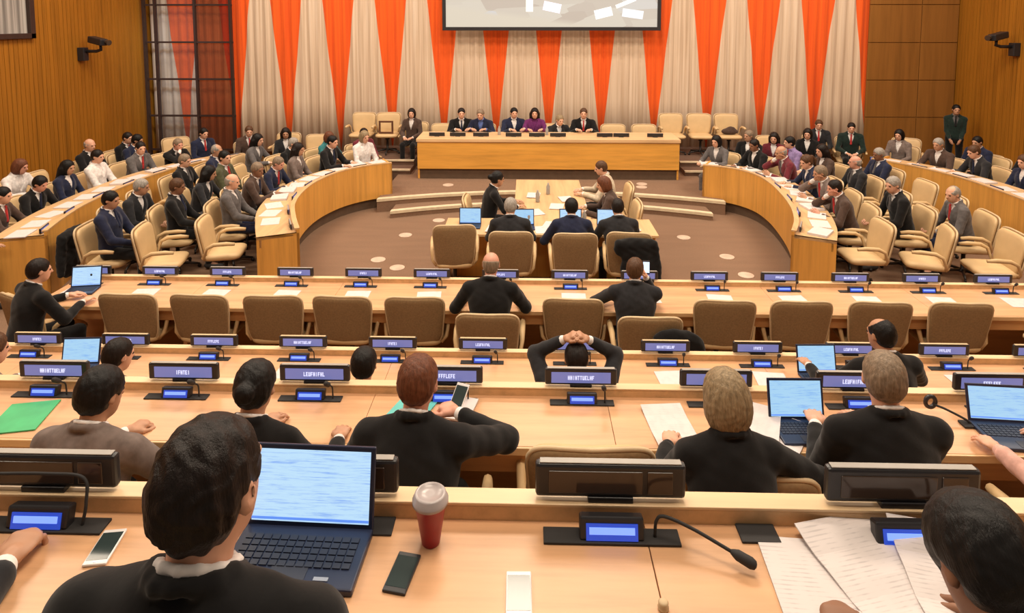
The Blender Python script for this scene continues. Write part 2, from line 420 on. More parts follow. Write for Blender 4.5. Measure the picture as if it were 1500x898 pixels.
def mesh_arrays(me):
    co = np.empty(len(me.vertices) * 3, dtype=np.float32); me.vertices.foreach_get('co', co)
    lv = np.empty(len(me.loops), dtype=np.int32); me.loops.foreach_get('vertex_index', lv)
    return co.reshape(-1, 3), lv.reshape(-1, 4)
HARR = {k: mesh_arrays(v) for k, v in HANDS.items()}
for v in HANDS.values(): bpy.data.meshes.remove(v)
def join_quads(name, parts):
    """parts: (verts, quads, material index)"""
    V = np.concatenate([p[0] for p in parts]); off = 0; Q = []; mi = []
    for v, q, m in parts:
        Q.append(q + off); off += len(v); mi.append(np.full(len(q), m, dtype=np.int32))
    Q = np.concatenate(Q); mi = np.concatenate(mi)
    me = bpy.data.meshes.new(name)
    me.vertices.add(len(V)); me.vertices.foreach_set('co', V.astype(np.float32).ravel())
    me.loops.add(Q.size); me.loops.foreach_set('vertex_index', Q.ravel().astype(np.int32))
    me.polygons.add(len(Q)); me.polygons.foreach_set('loop_start', (np.arange(len(Q)) * 4).astype(np.int32))
    me.polygons.foreach_set('loop_total', np.full(len(Q), 4, dtype=np.int32))
    me.polygons.foreach_set('use_smooth', np.ones(len(Q), dtype=bool))
    me.materials.append(None); me.materials.append(M['eye'])
    me.polygons.foreach_set('material_index', mi)
    me.update(calc_edges=True)
    return me

def head_prims(v, c, Rh, face=True):
    T = lambda p: c + Rh @ np.array(p)
    v.ell(T((0, -.010, .026)), (.074, .090, .082), Rh, k=.02)
    v.ell(T((0, .022, -.030)), (.061, .068, .082), Rh, k=.025)
    v.ell(T((0, .040, -.078)), (.040, .043, .036), Rh, k=.02)
    v.cap(T((-.03, .078, .022)), T((.03, .078, .022)), .012, k=.015)
    v.ell(T((-.031, .094, .006)), (.016, .012, .010), Rh, k=.008, op=-1); v.ell(T((.031, .094, .006)), (.016, .012, .010), Rh, k=.008, op=-1)
    v.cap(T((0, .088, .008)), T((0, .106, -.024)), .007, .0125, k=.012)
    v.cap(T((-.018, .082, -.030)), T((.018, .082, -.030)), .010, k=.01)
    v.cap(T((-.020, .082, -.054)), T((.020, .082, -.054)), .0085, k=.008)
    v.ell(T((0, .094, -.0575)), (.024, .010, .0022), Rh, k=.004, op=-1)
    v.cap(T((-.016, .080, -.064)), T((.016, .080, -.064)), .0085, k=.008)
    for s in (-1, 1):
        Re = Rh @ rotm(s * -18, 0, 0)
        v.ell(T((s * .078, -.008, -.004)), (.009, .019, .031), Re, k=.008)
        v.ell(T((s * .087, -.002, .0)), (.006, .010, .016), Re, k=.004, op=-1)

def ik(S, W, l1, l2, pole):
    d = W - S; L = np.linalg.norm(d)
    if L > (l1 + l2) * .995: W = S + d / L * (l1 + l2) * .995; d = W - S; L = np.linalg.norm(d)
    u = d / L; a = (l1 * l1 - l2 * l2 + L * L) / (2 * L); hh = math.sqrt(max(l1 * l1 - a * a, 1e-6))
    p = np.array(pole, float); p -= u * (p @ u); p /= np.linalg.norm(p)
    return S + u * a + p * hh, W

DEF = dict(stand=False, lean=8, side=0, hl=(-.15, .46, .80), hr=(.15, .46, .80), pl=(-.75, -.3, -1), pr=(.75, -.3, -1),
           head=(0, 12, 0), hf=0., feet=.42, hand='relax', handl=None, res=.012, fem=False, flat=True, legs=True, twist=0)
def joints(o):
    J = {}; sw = .170 if o['fem'] else .198
    z0 = .93 if o['stand'] else .56
    P = np.array((0, 0, z0)); Rt = rotm(o['twist'], o['lean'], o['side']); T = lambda p: P + Rt @ np.array(p)
    J.update(pel=P, Rt=Rt, waist=T((0, 0, .15)), chest=T((0, .0, .33)), sc=T((0, .0, .46)), nb=T((0, .0, .52)))
    Rh = rotm(o['head'][0], o['head'][1], o['head'][2]); J['Rh'] = Rh
    J['hd'] = J['nb'] + Rt @ np.array((0, .02 + o['hf'], .035)) + Rh @ np.array((0, .015, .100))
    l1, l2 = (.275, .245) if o['fem'] else (.295, .265)
    for s, n in ((-1, 'l'), (1, 'r')):
        S = T((s * sw, .005, .440)); W = np.array(o['h' + n], float)
        E, W = ik(S, W, l1, l2, o['p' + n]); J['s' + n], J['e' + n], J['w' + n] = S, E, W
        if o['stand']:
            J['hip' + n] = P + (s * .09, 0, -.02); J['kn' + n] = P + (s * .10, .03, -.45); J['an' + n] = np.array((s * .11, -.01, .09)); J['to' + n] = J['an' + n] + (s * .02, .17, -.05)
        else:
            J['hip' + n] = P + (s * .09, .0, -.02); J['kn' + n] = np.array((s * .12, .42, .515)); J['an' + n] = np.array((s * .12, o['feet'], .09)); J['to' + n] = J['an' + n] + (s * .02, .17, -.05)
    return J

CACHE = {}
def figure(**kw):
    o = dict(DEF); o.update(kw); key = tuple(sorted((k, str(v)) for k, v in o.items()))
    if key in CACHE: return CACHE[key]
    J = joints(o); Rt, Rh = J['Rt'], J['Rh']; res = o['res']; fem = o['fem']
    T = lambda p: J['pel'] + Rt @ np.array(p)
    # body
    v = Vol()
    v.ell(J['pel'], (.135, .095, .10), Rt, k=.04); v.ell(J['waist'], (.115, .08, .13), Rt, k=.04); v.ell(J['chest'], (.135, .088, .16), Rt, k=.04)
    v.cap(J['sl'], J['sr'], .042, k=.03); v.cap(J['nb'] - Rt @ np.array((0, 0, .04)), J['hd'] + Rh @ np.array((0, -.02, -.05)), .056, .050, k=.02)
    for n in 'lr':
        v.cap(J['s' + n], J['e' + n], .040, .033, k=.02); v.cap(J['e' + n], J['w' + n], .033, .0235, k=.02)
        v.cap(J['hip' + n], J['kn' + n], .065, .046, k=.03); v.cap(J['kn' + n], J['an' + n], .046, .034, k=.02); v.cap(J['an' + n], J['to' + n], .034, .026, k=.02)
    head_prims(v, J['hd'], Rh)
    bme = v.mesh('b', res); bv, bq = mesh_arrays(bme); bpy.data.meshes.remove(bme)
    parts = [(bv, bq, 0)]
    for n, sx in (('l', -1), ('r', 1)):
        y = J['w' + n] - J['e' + n]; y = y / np.linalg.norm(y)
        hk = o['handl'] if (n == 'l' and o['handl']) else o['hand']
        if o['flat'] and not o['stand']: y = y * (1, 1, .15) + (0, .15, 0)
        y = y / np.linalg.norm(y)
        zz = np.array((0, 0, 1.)) if (o['flat'] and abs(y[2]) < .8) else np.array((sx * 1., .2, 0))
        x = np.cross(y, zz); x /= np.linalg.norm(x); z = np.cross(x, y)
        A = np.stack([x, y, z], 1); hv, hq = HARR[hk]
        hv2 = hv * (sx, 1, 1) * (.92 if fem else 1)
        parts.append((hv2 @ A.T + J['w' + n] + y * .012, hq if sx > 0 else hq[:, ::-1], 0))
    ev = Vol().ell((0, 0, 0), (.0115, .0115, .0115)); em = ev.mesh('e', .004); e_v, e_q = mesh_arrays(em); bpy.data.meshes.remove(em)
    for s in (-1, 1): parts.append((e_v + (J['hd'] + Rh @ np.array((s * .031, .0775, .006))), e_q, 1))
    body = join_quads('person_body', parts)
    # jacket
    w = .90 if fem else 1.; v = Vol()
    v.ell(J['chest'], (.200 * w, .135, .195), Rt, k=.05); v.ell(T((0, -.026, .465)), (.100 * w, .055, .060), Rt, k=.05); v.ell(J['waist'], (.178 * w, .125, .16), Rt, k=.05); v.ell(T((0, -.005, .03)), (.178, .132, .12), Rt, k=.05)
    for n, s in (('l', -1), ('r', 1)):
        v.cap(T((s * .05, -.01, .505)), J['s' + n] + Rt @ np.array((-s * .01, 0, .0)), .044, .062 * w, k=.035)
        v.cap(J['s' + n], J['e' + n], .063 * w, .054 * w, k=.03); v.cap(J['e' + n], J['w' + n] + (J['e' + n] - J['w' + n]) * .15, .054 * w, .039, k=.02)
    v.cap(T((0, .022, .545)), T((0, .03, .70)), .056, .075, k=.006, op=-1)
    def vee(P):
        q = (P - F3(J['pel'])) @ F3(Rt); x, y, z = q[..., 0], q[..., 1], q[..., 2]
        return np.maximum(np.abs(x) - .30 * (z - .27), np.maximum(.045 - y, .27 - z))
    vc = T((0, .1, .42)); v.fn(vee, vc - .2, vc + .2, k=.004, op=-1)
    ring = [T((math.sin(a) * .068, -math.cos(a) * .066 + .0, .538 + .008 * math.cos(a) - (.0 if math.cos(a) > 0 else .02))) for a in [R(x) for x in range(-130, 131, 26)]]
    for a, b in zip(ring, ring[1:]): v.cap(a, b, .0135, k=.014)
    jacket = v.mesh('jacket', res, noise=.0022)
    # shirt
    v = Vol()
    v.ell(J['chest'] , (.150 * w, .108, .17), Rt, k=.03); v.ell(J['waist'], (.130 * w, .09, .12), Rt, k=.03); v.cap(T((0, 0, .46)), T((0, 0.004, .51)), .07, .062, k=.02)
    ring = [T((math.sin(a) * .061, -math.cos(a) * .061 + .004, .567 - .026 * (1 - math.cos(a)))) for a in [R(x) for x in range(-180, 181, 30)]]
    for a, b in zip(ring, ring[1:]): v.cap(a, b, .0092, k=.006)
    v.cap(T((0, .0, .535)), J['hd'], .048, .052, k=.004, op=-1)
    for n in 'lr':
        d = (J['e' + n] - J['w' + n]) / np.linalg.norm(J['e' + n] - J['w' + n])
        v.cap(J['w' + n] + d * .012, J['w' + n] + d * .06, .031, .034, k=.004)
    shirt = v.mesh('shirt', min(res, .009))
    # tie
    v = Vol(); a, b = T((0, .090, .495)), T((0, .122, .30)); v.cap(a, b, .012, .026, k=.004); v.ell(T((0, .086, .50)), (.018, .014, .014), Rt, k=.006)
    tie = v.mesh('tie', .007)
    # trousers and shoes
    v = Vol(); v.ell(J['pel'] + (0, 0, -.02), (.172, .122, .10), None, k=.04)
    for n in 'lr': v.cap(J['hip' + n], J['kn' + n], .084, .062, k=.03); v.cap(J['kn' + n], J['an' + n] + (0, 0, .03), .060, .052, k=.02)
    tr = v.mesh('trousers', max(res, .012), noise=.002)
    sh = []
    for n in 'lr': sh.append(Vol().cap(J['an' + n] + (0, -.025, -.03), J['to' + n], .043, .036, k=.02).cap(J['an' + n], J['an' + n] + (0, 0, -.03), .043, k=.02).mesh('shoe', .011))
    r = dict(J=J, body=body, jacket=jacket, shirt=shirt, tie=tie, trousers=tr, shoes=sh); CACHE[key] = r
    return r

HC = {}
def hair_me(style, res=.009):
    key = (style, res)
    if key in HC: return HC[key]
    v = Vol(); big = {'short': (.083, .098, .091), 'full': (.088, .103, .096), 'bald': (.0780, .094, .085), 'receding': (.080, .096, .086)}.get(style, (.087, .102, .094))
    v.ell((0, -.013, .030), big, k=.02)
    v.ell((0, -.043, -.012), (big[0] * .88, big[1] * .62, .072), k=.03)
    if style in ('bob', 'long', 'wave'):
        v.ell((0, -.03, -.035), (.098, .090, .115 if style == 'bob' else .13), k=.03)
    if style in ('long', 'wave'):
        for x in (-.07, -.03, .03, .07): v.cap((x, -.055, -.03), (x * 1.15, -.085, -.24), .046, .034, k=.03)
    if style == 'bun': v.ell((0, -.122, .015), (.046, .040, .044), k=.012)
    if style == 'pony': v.cap((0, -.12, .05), (0, -.16, -.02), .032, .030, k=.015); v.cap((0, -.16, -.02), (0, -.14, -.17), .030, .014, k=.015)
    v.ell((0, .098, -.042), (.072 if style not in ('full',) else .070, .080, .100), k=.012, op=-1)      # face
    if style in ('short', 'full', 'bald', 'receding', 'bun', 'pony'):
        for s in (-1, 1): v.ell((s * .098, .022, -.032), (.042, .050, .048), k=.01, op=-1)
        v.ell((0, -.03, -.140), (.12, .12, .072), k=.01, op=-1)
    if style == 'bald': v.ell((0, .0, .105), (.110, .125, .092), k=.01, op=-1)
    if style == 'receding': v.ell((0, .07, .10), (.085, .10, .06), k=.01, op=-1)
    me = v.mesh('hair_' + style, res, noise=(0 if style == 'bald' else .0026 if res < .0056 and style == 'short' else .0014), nf=4.2); HC[key] = me
    return me

def person(loc, rz, label, hair=('short', 'dark'), coat='black', skin=0, shirt='white', tie=None, trousers='black', group=None, scale=1., jacket_name='jacket', hres=.009, **kw):
    fg = figure(**kw); J = fg['J']
    o = put('person', fg['body'], SKIN[skin], None, loc, (0, 0, rz)); o.scale = (scale,) * 3
    setp(o, label, 'person', group)
    put(jacket_name, fg['jacket'], CL[coat], o); put('shirt', fg['shirt'], CL[shirt], o)
    put('trousers', fg['trousers'], CL[trousers], o); [put('shoe', s_, M['blackm'], o) for s_ in fg['shoes']]
    if tie: put('tie', fg['tie'], CL[tie], o)
    if hair:
        h = put('hair', hair_me(hair[0], hres), HAIR[hair[1]], o, tuple(J['hd']))
        h.rotation_euler = Matrix(J['Rh'].tolist()).to_euler()
    return o

# ------------------------------------------------------------------ chair
def chair_meshes():
    d = {}
    mt = Matrix.Translation((0, -.285, .665)) @ Matrix.Rotation(R(10), 4, 'X')
    bm = bmesh.new(); pillow(bm, .60, .52, .045, 5.5, .16, .2, bow=.035, mt=mt); d['back_shell'] = bm_me('back_shell', bm, True)
    bm = bmesh.new(); pillow(bm, .585, .505, .060, 5.0, .16, .25, bow=.035, mt=Matrix.Translation((0, .038, .004)) @ mt); d['back_cushion'] = bm_me('back_cushion', bm, True)
    # strip round the shell's edge, light from above put into its pale colour
    bm = bmesh.new(); pts = []
    for k in range(49):
        a = 2 * math.pi * k / 48; ca, sa = math.cos(a), math.sin(a)
        x = math.copysign(abs(ca) ** (2 / 5.5), ca) * .301; z = math.copysign(abs(sa) ** (2 / 5.5), sa) * .261
        x *= 1 - .16 * (.5 - z / .52); pts.append(mt @ Vector((x, .006 + .035 * (x / .3) ** 2, z)))
    add_tube(bm, pts, .0125, 6, False); d['rim'] = bm_me('rim', bm, True)
    ms = Matrix.Translation((0, -.01, .435)) @ Matrix.Rotation(R(90), 4, 'X')
    bm = bmesh.new(); pillow(bm, .53, .52, .085, 5, 0, .25, mt=ms); d['seat'] = bm_me('seat', bm, True)
    for s, n in ((-1, 'al'), (1, 'ar')):
        bm = bmesh.new(); add_tube(bm, [(s * .25, -.20, .42), (s * .30, -.19, .48), (s * .315, -.15, .60), (s * .315, -.06, .645), (s * .315, .10, .65), (s * .312, .20, .64)], [.016, .02, .022, .027, .029, .022], 8); d[n] = bm_me('armrest', bm, True)
    bm = bmesh.new(); add_lathe(bm, [(.05, .39), (.05, .33), (.027, .32), (.027, .10), (.05, .09), (.05, .06)], 12); d['column'] = bm_me('column', bm, True)
    bm = bmesh.new()
    for k in range(5):
        a = R(72 * k + 18); c, s = math.cos(a), math.sin(a)
        add_tube(bm, [(.03 * c, .03 * s, .085), (.16 * c, .16 * s, .075), (.29 * c, .29 * s, .052)], [.022, .02, .015], 6)
        add_tube(bm, [(.285 * c - .012 * s, .285 * s + .012 * c, .026), (.285 * c + .012 * s, .285 * s - .012 * c, .026)], .026, 8)
    d['base'] = bm_me('base', bm, True)
    return d
CH = chair_meshes()
def chair(loc, rz, label, group=None, sc=None):
    o = empty('armchair', label, 'chair', loc, rz, group)
    if sc: o.scale = sc
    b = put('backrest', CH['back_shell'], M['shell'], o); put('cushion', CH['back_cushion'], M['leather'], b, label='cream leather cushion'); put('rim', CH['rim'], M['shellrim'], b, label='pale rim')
    put('seat', CH['seat'], M['leather'], o); put('armrest', CH['al'], M['leather'], o); put('armrest', CH['ar'], M['leather'], o)
    put('column', CH['column'], M['chairmetal'], o); put('base', CH['base'], M['chairmetal'], o)
    return o

# ------------------------------------------------------------------ nameplates and microphone consoles
def letters_me(seed, n):
    rnd = random.Random(seed); bm = bmesh.new(); w = .0135; x = -n * w / 2
    for i in range(n):
        g = rnd.choice(['I', 'H', 'E', 'L', 'N', 'U', 'T', 'F'])
        a, b = x + .001, x + w - .0015; z0, z1 = -.012, .012; t = .0042
        def q(x0, x1, za, zb): add_box(bm, (x0, -.0006, za), (x1, .0006, zb))
        if g in 'HNUEFL': q(a, a + t, z0, z1)
        if g in 'HNU': q(b - t, b, z0, z1)
        if g in 'EF': q(a, b, z1 - t, z1); q(a, b - .002, -t / 2, t / 2)
        if g in 'ELU': q(a, b, z0, z0 + t)
        if g in 'HN': q(a, b, -t / 2, t / 2)
        if g == 'T': q(a, b, z1 - t, z1)
        if g in 'TI': q((a + b) / 2 - t / 2, (a + b) / 2 + t / 2, z0, z1)
        x += w
    return bm_me('lettering', bm)
PL = {}
PL['housing'] = box_me('housing', (-.2, -.014, .010), (.2, .014, .104), .009)
PL['front'] = box_me('display', (-.165, -.0165, .024), (.165, -.0125, .086), .0015)
PL['back'] = box_me('display', (-.165, .0125, .028), (.165, .0165, .092), .0015)
PL['let'] = [letters_me(3, 9), letters_me(11, 7), letters_me(23, 11), letters_me(31, 6)]
PL['top'] = box_me('top_plate', (-.188, -.010, .1035), (.188, .010, .1065), .001)
PL['foot'] = box_me('foot', (-.06, -.02, 0), (.06, .02, .016), .002)
bm = bmesh.new(); add_box(bm, (-.165, -.0165, .024), (.085, -.0125, .086), .002); add_box(bm, (.097, -.0165, .024), (.165, -.0125, .086), .002); PL['off'] = bm_me('dark_panel', bm)
def nameplate(loc, rz, label, group, lit=True, i=0, small=1., top='greytop'):
    o = empty('nameplate', label, 'nameplate', loc, rz, group); o.scale = (small,) * 3
    h = put('housing', PL['housing'], M['black'], o); put('foot', PL['foot'], M['black'], o)
    put('top_plate', PL['top'], M[top], o, label='pale top plate')  # top face made pale for its own tone and the light it catches
    if lit:
        d = put('display', PL['front'], M['display'], o); put('lettering', PL['let'][i % 4], M['letters'], d, (0, -.0172, .055))
    else:
        put('smoked_panel', PL['off'], M['offglass'], o)
    return o
CS = {}
CS['strip'] = box_me('base_strip', (-.175, -.026, 0), (.175, .026, .007), .002)
CS['house'] = box_me('screen_housing', (-.082, -.012, 0), (.082, .022, .056), .006, Euler((R(-16), 0, 0)))
CS['lcd'] = box_me('screen', (-.066, -.0155, .008), (.066, -.0125, .047), 0, Euler((R(-16), 0, 0)))
CS['bar'] = box_me('lit_band', (-.058, -.0172, .024), (.058, -.0150, .040), 0, Euler((R(-16), 0, 0)))
def arcpts(P, n=12):
    """smooth curve through control points (Catmull-Rom)"""
    P = [Vector(p) for p in P]; P = [P[0] * 2 - P[1]] + P + [P[-1] * 2 - P[-2]]; out = []
    for a, b, c, d in zip(P, P[1:], P[2:], P[3:]):
        for k in range(n):
            t = k / n; out.append(.5 * ((2 * b) + (c - a) * t + (2 * a - 5 * b + 4 * c - d) * t * t + (3 * b - a - 3 * c + d) * t ** 3))
    return out + [P[-2]]
def mic_meshes(ctrl):
    p = arcpts(ctrl, 8); bm = bmesh.new(); add_tube(bm, p, .0042, 8); g = bm_me('gooseneck', bm, True)
    t = (p[-1] - p[-3]).normalized(); e = p[-1]; bm = bmesh.new()
    add_tube(bm, [e - t * .004, e + t * .004, e + t * .012, e + t * .045, e + t * .055, e + t * .058], [.005, .009, .0125, .0135, .010, .004], 10)
    h = bm_me('microphone_head', bm, True); return g, h
MIC = {'std': mic_meshes([(.125, 0, .007), (.125, .0, .04), (.124, -.005, .075), (.118, -.03, .10)]),
       'down': mic_meshes([(.112, 0, .007), (.115, .0, .05), (.135, -.005, .066), (.20, -.03, .055), (.285, -.075, .035)]),
       'left': mic_meshes([(.112, 0, .007), (.118, .01, .06), (.10, .03, .115), (.0, .03, .125), (-.15, .02, .13), (-.24, .015, .135)]),
       'tall': mic_meshes([(.12, 0, .007), (.12, .0, .06), (.07, -.02, .10), (-.04, -.03, .13), (-.12, -.05, .155)])}
def console(loc, rz, label, group, mic='std', small=1.):
    o = empty('microphone_console', label, 'microphone', loc, rz, group); o.scale = (small,) * 3
    put('base_strip', CS['strip'], M['blackm'], o); h = put('screen_housing', CS['house'], M['black'], o)
    put('screen', CS['lcd'], M['lcd'], o, label='blue lit screen'); put('lit_band', CS['bar'], M['lcdbar'], o)
    g, hd = MIC[mic]; k = put('gooseneck', g, M['blackm'], o); put('microphone_head', hd, M['blackm'], k)
    return o

# ------------------------------------------------------------------ laptop, phone, papers
def laptop(loc, rz, label, W=.32, D=.22, H=.20, tilt=14, scr='lapscreen', group=None):
    o = empty('laptop', label, 'laptop', loc, rz, group)
    put('keyboard_base', box_me('base', (-W / 2, -D, 0), (W / 2, 0, .018), .004), M['laptop'], o)
    bm = bmesh.new()
    for r in range(5):
        for c in range(13): 
            x = -W / 2 + .02 + c * (W - .04) / 13; y = -.035 - r * .019
            add_box(bm, (x, y - .015, .018), (x + (W - .04) / 13 - .004, y, .021))
    k = bm_me('keys', bm); put('keys', k, M['keys'], o)
    put('touchpad', box_me('touchpad', (-.045, -D + .012, .018), (.045, -D + .062, .0192)), M['keys'], o)
    put('badge', box_me('badge', (W / 2 - .10, -D + .02, .018), (W / 2 - .065, -D + .03, .0195)), M['silver'], o, label='silver badge')
    l = put('lid', box_me('lid', (-W / 2, -.004, 0), (W / 2, .006, H + .012), .003), M['laptop'], o, (0, 0, .014), (R(-tilt), 0, 0))
    put('display', box_me('display', (-W / 2 + .012, -.0055, .014), (W / 2 - .012, -.003, H)), M[scr], l)
    put('task_bar', box_me('task_bar', (-W / 2 + .012, -.0064, .018), (W / 2 - .012, -.0052, .024)), M['winbar'], l)
    return o
def phone(loc, rz, label, white=True, rot=None, lit=False, s=1.):
    o = empty('mobile_phone', label, 'phone', loc, rz); o.scale = (s, s, s)
    if rot: o.rotation_euler = rot
    put('phone_case', box_me('case', (-.035, -.068, 0), (.035, .068, .009), .003), M['phonewhite'] if white else M['black'], o)
    put('phone_screen', box_me('scr', (-.031, -.052, .0088), (.031, .054, .0096)), M['litphone'] if lit else M['phonescreen'], o)
    if white: put('home_button', box_me('hb', (-.005, -.063, .0088), (.005, -.056, .0098), .0004), M['silver'], o)
    return o
def paper(loc, rz, label, group=None, w=.21, l=.297, curl=0., t=.003, m='paper', name='paper_sheet', cat='paper'):
    bm = bmesh.new(); n = 8; g = [[], []]
    for s, z in ((0, 0), (1, t)):
        for i in range(n + 1):
            g[s].append([bm.verts.new((x * w / 2, (i / n - .5) * l, z + curl * (abs(i / n - .45) ** 2) * 2 + (curl * .4 * math.sin(i * 1.9 + x) if curl else 0) * .2)) for x in (-1, -.33, .33, 1)])
    for s in (0, 1):
        for i in range(n):
            for j in range(3): bm.faces.new((g[s][i][j], g[s][i][j + 1], g[s][i + 1][j + 1], g[s][i + 1][j]))
    for i in range(n):
        for j in (0, 3): bm.faces.new((g[0][i][j], g[0][i + 1][j], g[1][i + 1][j], g[1][i][j]))
    for i in (0, n):
        for j in range(3): bm.faces.new((g[0][i][j], g[0][i][j + 1], g[1][i][j + 1], g[1][i][j]))
    o = put(name, bm_me(name, bm), M[m], None, loc, (0, 0, rz)); return setp(o, label, cat, group)

ORD = 'first second third fourth fifth sixth seventh eighth ninth tenth eleventh twelfth thirteenth fourteenth fifteenth sixteenth seventeenth eighteenth'.split()
# ================================================================== SCENE
# ------------------------------------------------------------------ camera
cam = bpy.data.cameras.new('camera'); co = bpy.data.objects.new('camera', cam); COL.objects.link(co)
co.location = (0, 0, 3.6); co.rotation_euler = (R(85), 0, R(1.43)); cam.sensor_width = 36; cam.lens = 22.2
cam.shift_y = -338 / 1500; cam.clip_start = .05; cam.clip_end = 60
SC.camera = co

# ------------------------------------------------------------------ setting
def struct(name, me, m, parent=None):
    o = put(name, me, m, parent)
    if parent is None: o['kind'] = 'structure'
    return o
struct('floor', box_me('floor', (-9.9, 5.1, -.1), (10.8, 15.95, 0)), M['carpet'])
for z, y0, y1 in ((.08, 3.46, 5.1), (.76, 1.66, 3.46), (1.52, -1.5, 1.66)):
    struct('floor', box_me('floor', (-9.9, y0, -.1), (10.8, y1, z)), M['carpet'])
def wall_me(x0, sgn, y0, y1, zt):
    bm = bmesh.new(); y = y0
    while y < y1:
        add_box(bm, (min(x0, x0 + sgn * .02), y, 0), (max(x0, x0 + sgn * .02), min(y + .098, y1), zt)); y += .108
    add_box(bm, (min(x0 + sgn * .018, x0 + sgn * .15), y0, 0), (max(x0 + sgn * .018, x0 + sgn * .15), y1, zt))
    return bm_me('wall', bm)
struct('wall_left', wall_me(-9.5, -1, -1.2, 15.75, 7.2), M['wall'])
struct('wall_right', wall_me(10.35, 1, -1.2, 15.75, 7.2), M['wall'])
struct('wall_back', box_me('wall_back', (-9.7, 15.86, 0), (10.6, 16., 7.2)), M['panelwood'])
# booth window high in the left wall
o = struct('window_1', box_me('window_1', (-9.52, 10.2, 3.36), (-9.495, 11.78, 5.6)), M['boothcloth'])
bm = bmesh.new()
for lo, hi in (((-9.5, 10.1, 3.26), (-9.42, 11.9, 3.36)), ((-9.5, 11.78, 3.26), (-9.42, 11.9, 5.7)), ((-9.5, 10.1, 3.26), (-9.42, 10.2, 5.7)), ((-9.5, 10.1, 5.6), (-9.42, 11.9, 5.7))): add_box(bm, lo, hi, .008)
struct('window_frame', bm_me('window_frame', bm), M['winmetal'], o)
# stage: raised floor in front of the rostrum, two arc steps with pale nosings
def arc(yoff, xo, n=24, depth=.62, half=3.25, y0=11.55):
    return [(CX + half * (2 * i / n - 1) * xo, y0 + yoff + depth * (1 - (2 * i / n - 1) ** 2)) for i in range(n + 1)]
bm = bmesh.new(); a = arc(0, 1); prism(bm, a + [(CX + 3.25, 15.85), (CX - 3.25, 15.85)], 0, .25)
st = struct('floor', bm_me('stage_floor', bm), M['carpet'])
bm = bmesh.new(); b2 = arc(-.34, .90); prism(bm, b2 + [(CX + 2.9, 12.4), (CX - 2.9, 12.4)], 0, .125)
struct('floor', bm_me('stage_step', bm), M['carpet'])
for nm, crv, z in (('trim_1', a, .25), ('trim_2', b2, .125)):
    bm = bmesh.new(); strip(bm, [(x, y - .012) for x, y in crv], [(x, y + .11) for x, y in crv], z - .045, z + .006); struct(nm, bm_me(nm, bm), M['nosing'])
for s, n in ((-1, 3), (1, 5)):
    x0, x1 = sorted((CX + s * 2.98, CX + s * 4.9))
    struct('floor', box_me('side_platform', (x0, 13.95, 0), (x1, 15.85, .46)), M['skirt']); struct('floor', box_me('side_step', (x0, 13.5, 0), (x1, 13.95, .355)), M['skirt'])
    struct('trim_%d' % n, box_me('t', (x0, 13.93, .44), (x1, 14.02, .467)), M['nosing']); struct('trim_%d' % (n + 1), box_me('t', (x0, 13.48, .33), (x1, 13.57, .361)), M['nosing'])
for i, (x, y) in enumerate(((-1.62, 12.62), (2.3, 12.55), (-2.05, 10.3), (-2.25, 9.2), (-1.9, 8.9), (2.6, 10.3), (3.05, 9.45), (3.1, 8.75), (-1.75, 8.2), (-1.6, 11.1), (2.35, 12.8))):
    bm = bmesh.new(); add_lathe(bm, [(.11, 0), (.11, .008), (.09, .012)], 20, (x, y, .25 if y > 12.1 else 0)); o = put('floor_light', bm_me('floor_light', bm), M['floorlight'])
    setp(o, 'pale round plate in the well carpet, ' + (['on the stage left', 'on the stage right', '', '', '', '', '', '', '', '', 'on the stage right, farther'][i] if y > 12.1 else ['', '', 'far left, by the desk', 'nearest the left desk end', 'right of the nearest left one', 'by the right desk', 'middle one of the right', 'nearest on the right', 'close to the empty clerk chair', 'below the left steps'][i]), 'floor plate', 'round plates in the well floor')

# curtain with orange points, real folds
bm = bmesh.new(); x0, x1 = -9.45 - .52, 9.55 - .52; n = 900; rows = [.30, 1.6, 3.1, 4.6, 6.9]; rr = []
for z in rows:
    ring = []
    for i in range(n + 1):
        x = x0 + (x1 - x0) * i / n
        ring.append(bm.verts.new((x, .020 * math.sin(x * 2 * math.pi / .218 + .5 * math.sin(x * 2.3)) + .012 * math.sin(x * 41 + z), z)))
    rr.append(ring)
for a_, b_ in zip(rr, rr[1:]):
    for i in range(n): bm.faces.new((a_[i], a_[i + 1], b_[i + 1], b_[i]))
o = put('stage_curtain', bm_me('stage_curtain', bm, True), M['curtain'], None, (.52, 15.62, 0)); setp(o, 'tall beige pleated curtain with a row of long orange downward points', 'curtain')
md = o.modifiers.new('thick', 'SOLIDIFY'); md.thickness = .006
# metal grid window in front of the curtain's left end
w = struct('window_2', box_me('pane', (-9.10, 15.31, .46), (-8.16, 15.32, 6.9)), M['clearglass'])
bm = bmesh.new()
for z in (.40, 1.25, 2.16, 3.07, 3.98, 4.89, 5.8): add_box(bm, (-9.42, 15.28, z - .022), (-7.22, 15.34, z + .022))
for x in (-9.40, -9.12, -8.14, -7.26): add_box(bm, (x - .026, 15.26, 0), (x + .026, 15.35, 6.95))
struct('window_frame', bm_me('window_grid', bm), M['winmetal'], w)
struct('window_pane', box_me('brown_pane', (-8.12, 15.31, .42), (-7.28, 15.32, 6.9)), M['brownglass'], w)
# dark wood panelling at the right end
bm = bmesh.new()
zs = [0, 1.25, 2.16, 3.07, 3.98, 4.89, 6.95]
for z0, z1 in zip(zs, zs[1:]):
    for xa, xb in ((8.22, 9.45), (9.46, 10.33)): add_box(bm, (xa + .004, 15.46, z0 + .008), (xb - .004, 15.5, z1 - .008), .004)
add_box(bm, (8.24, 15.49, 0), (10.33, 15.53, 6.95))
struct('wall_back_panelling', bm_me('panelling', bm), M['panelwood'])

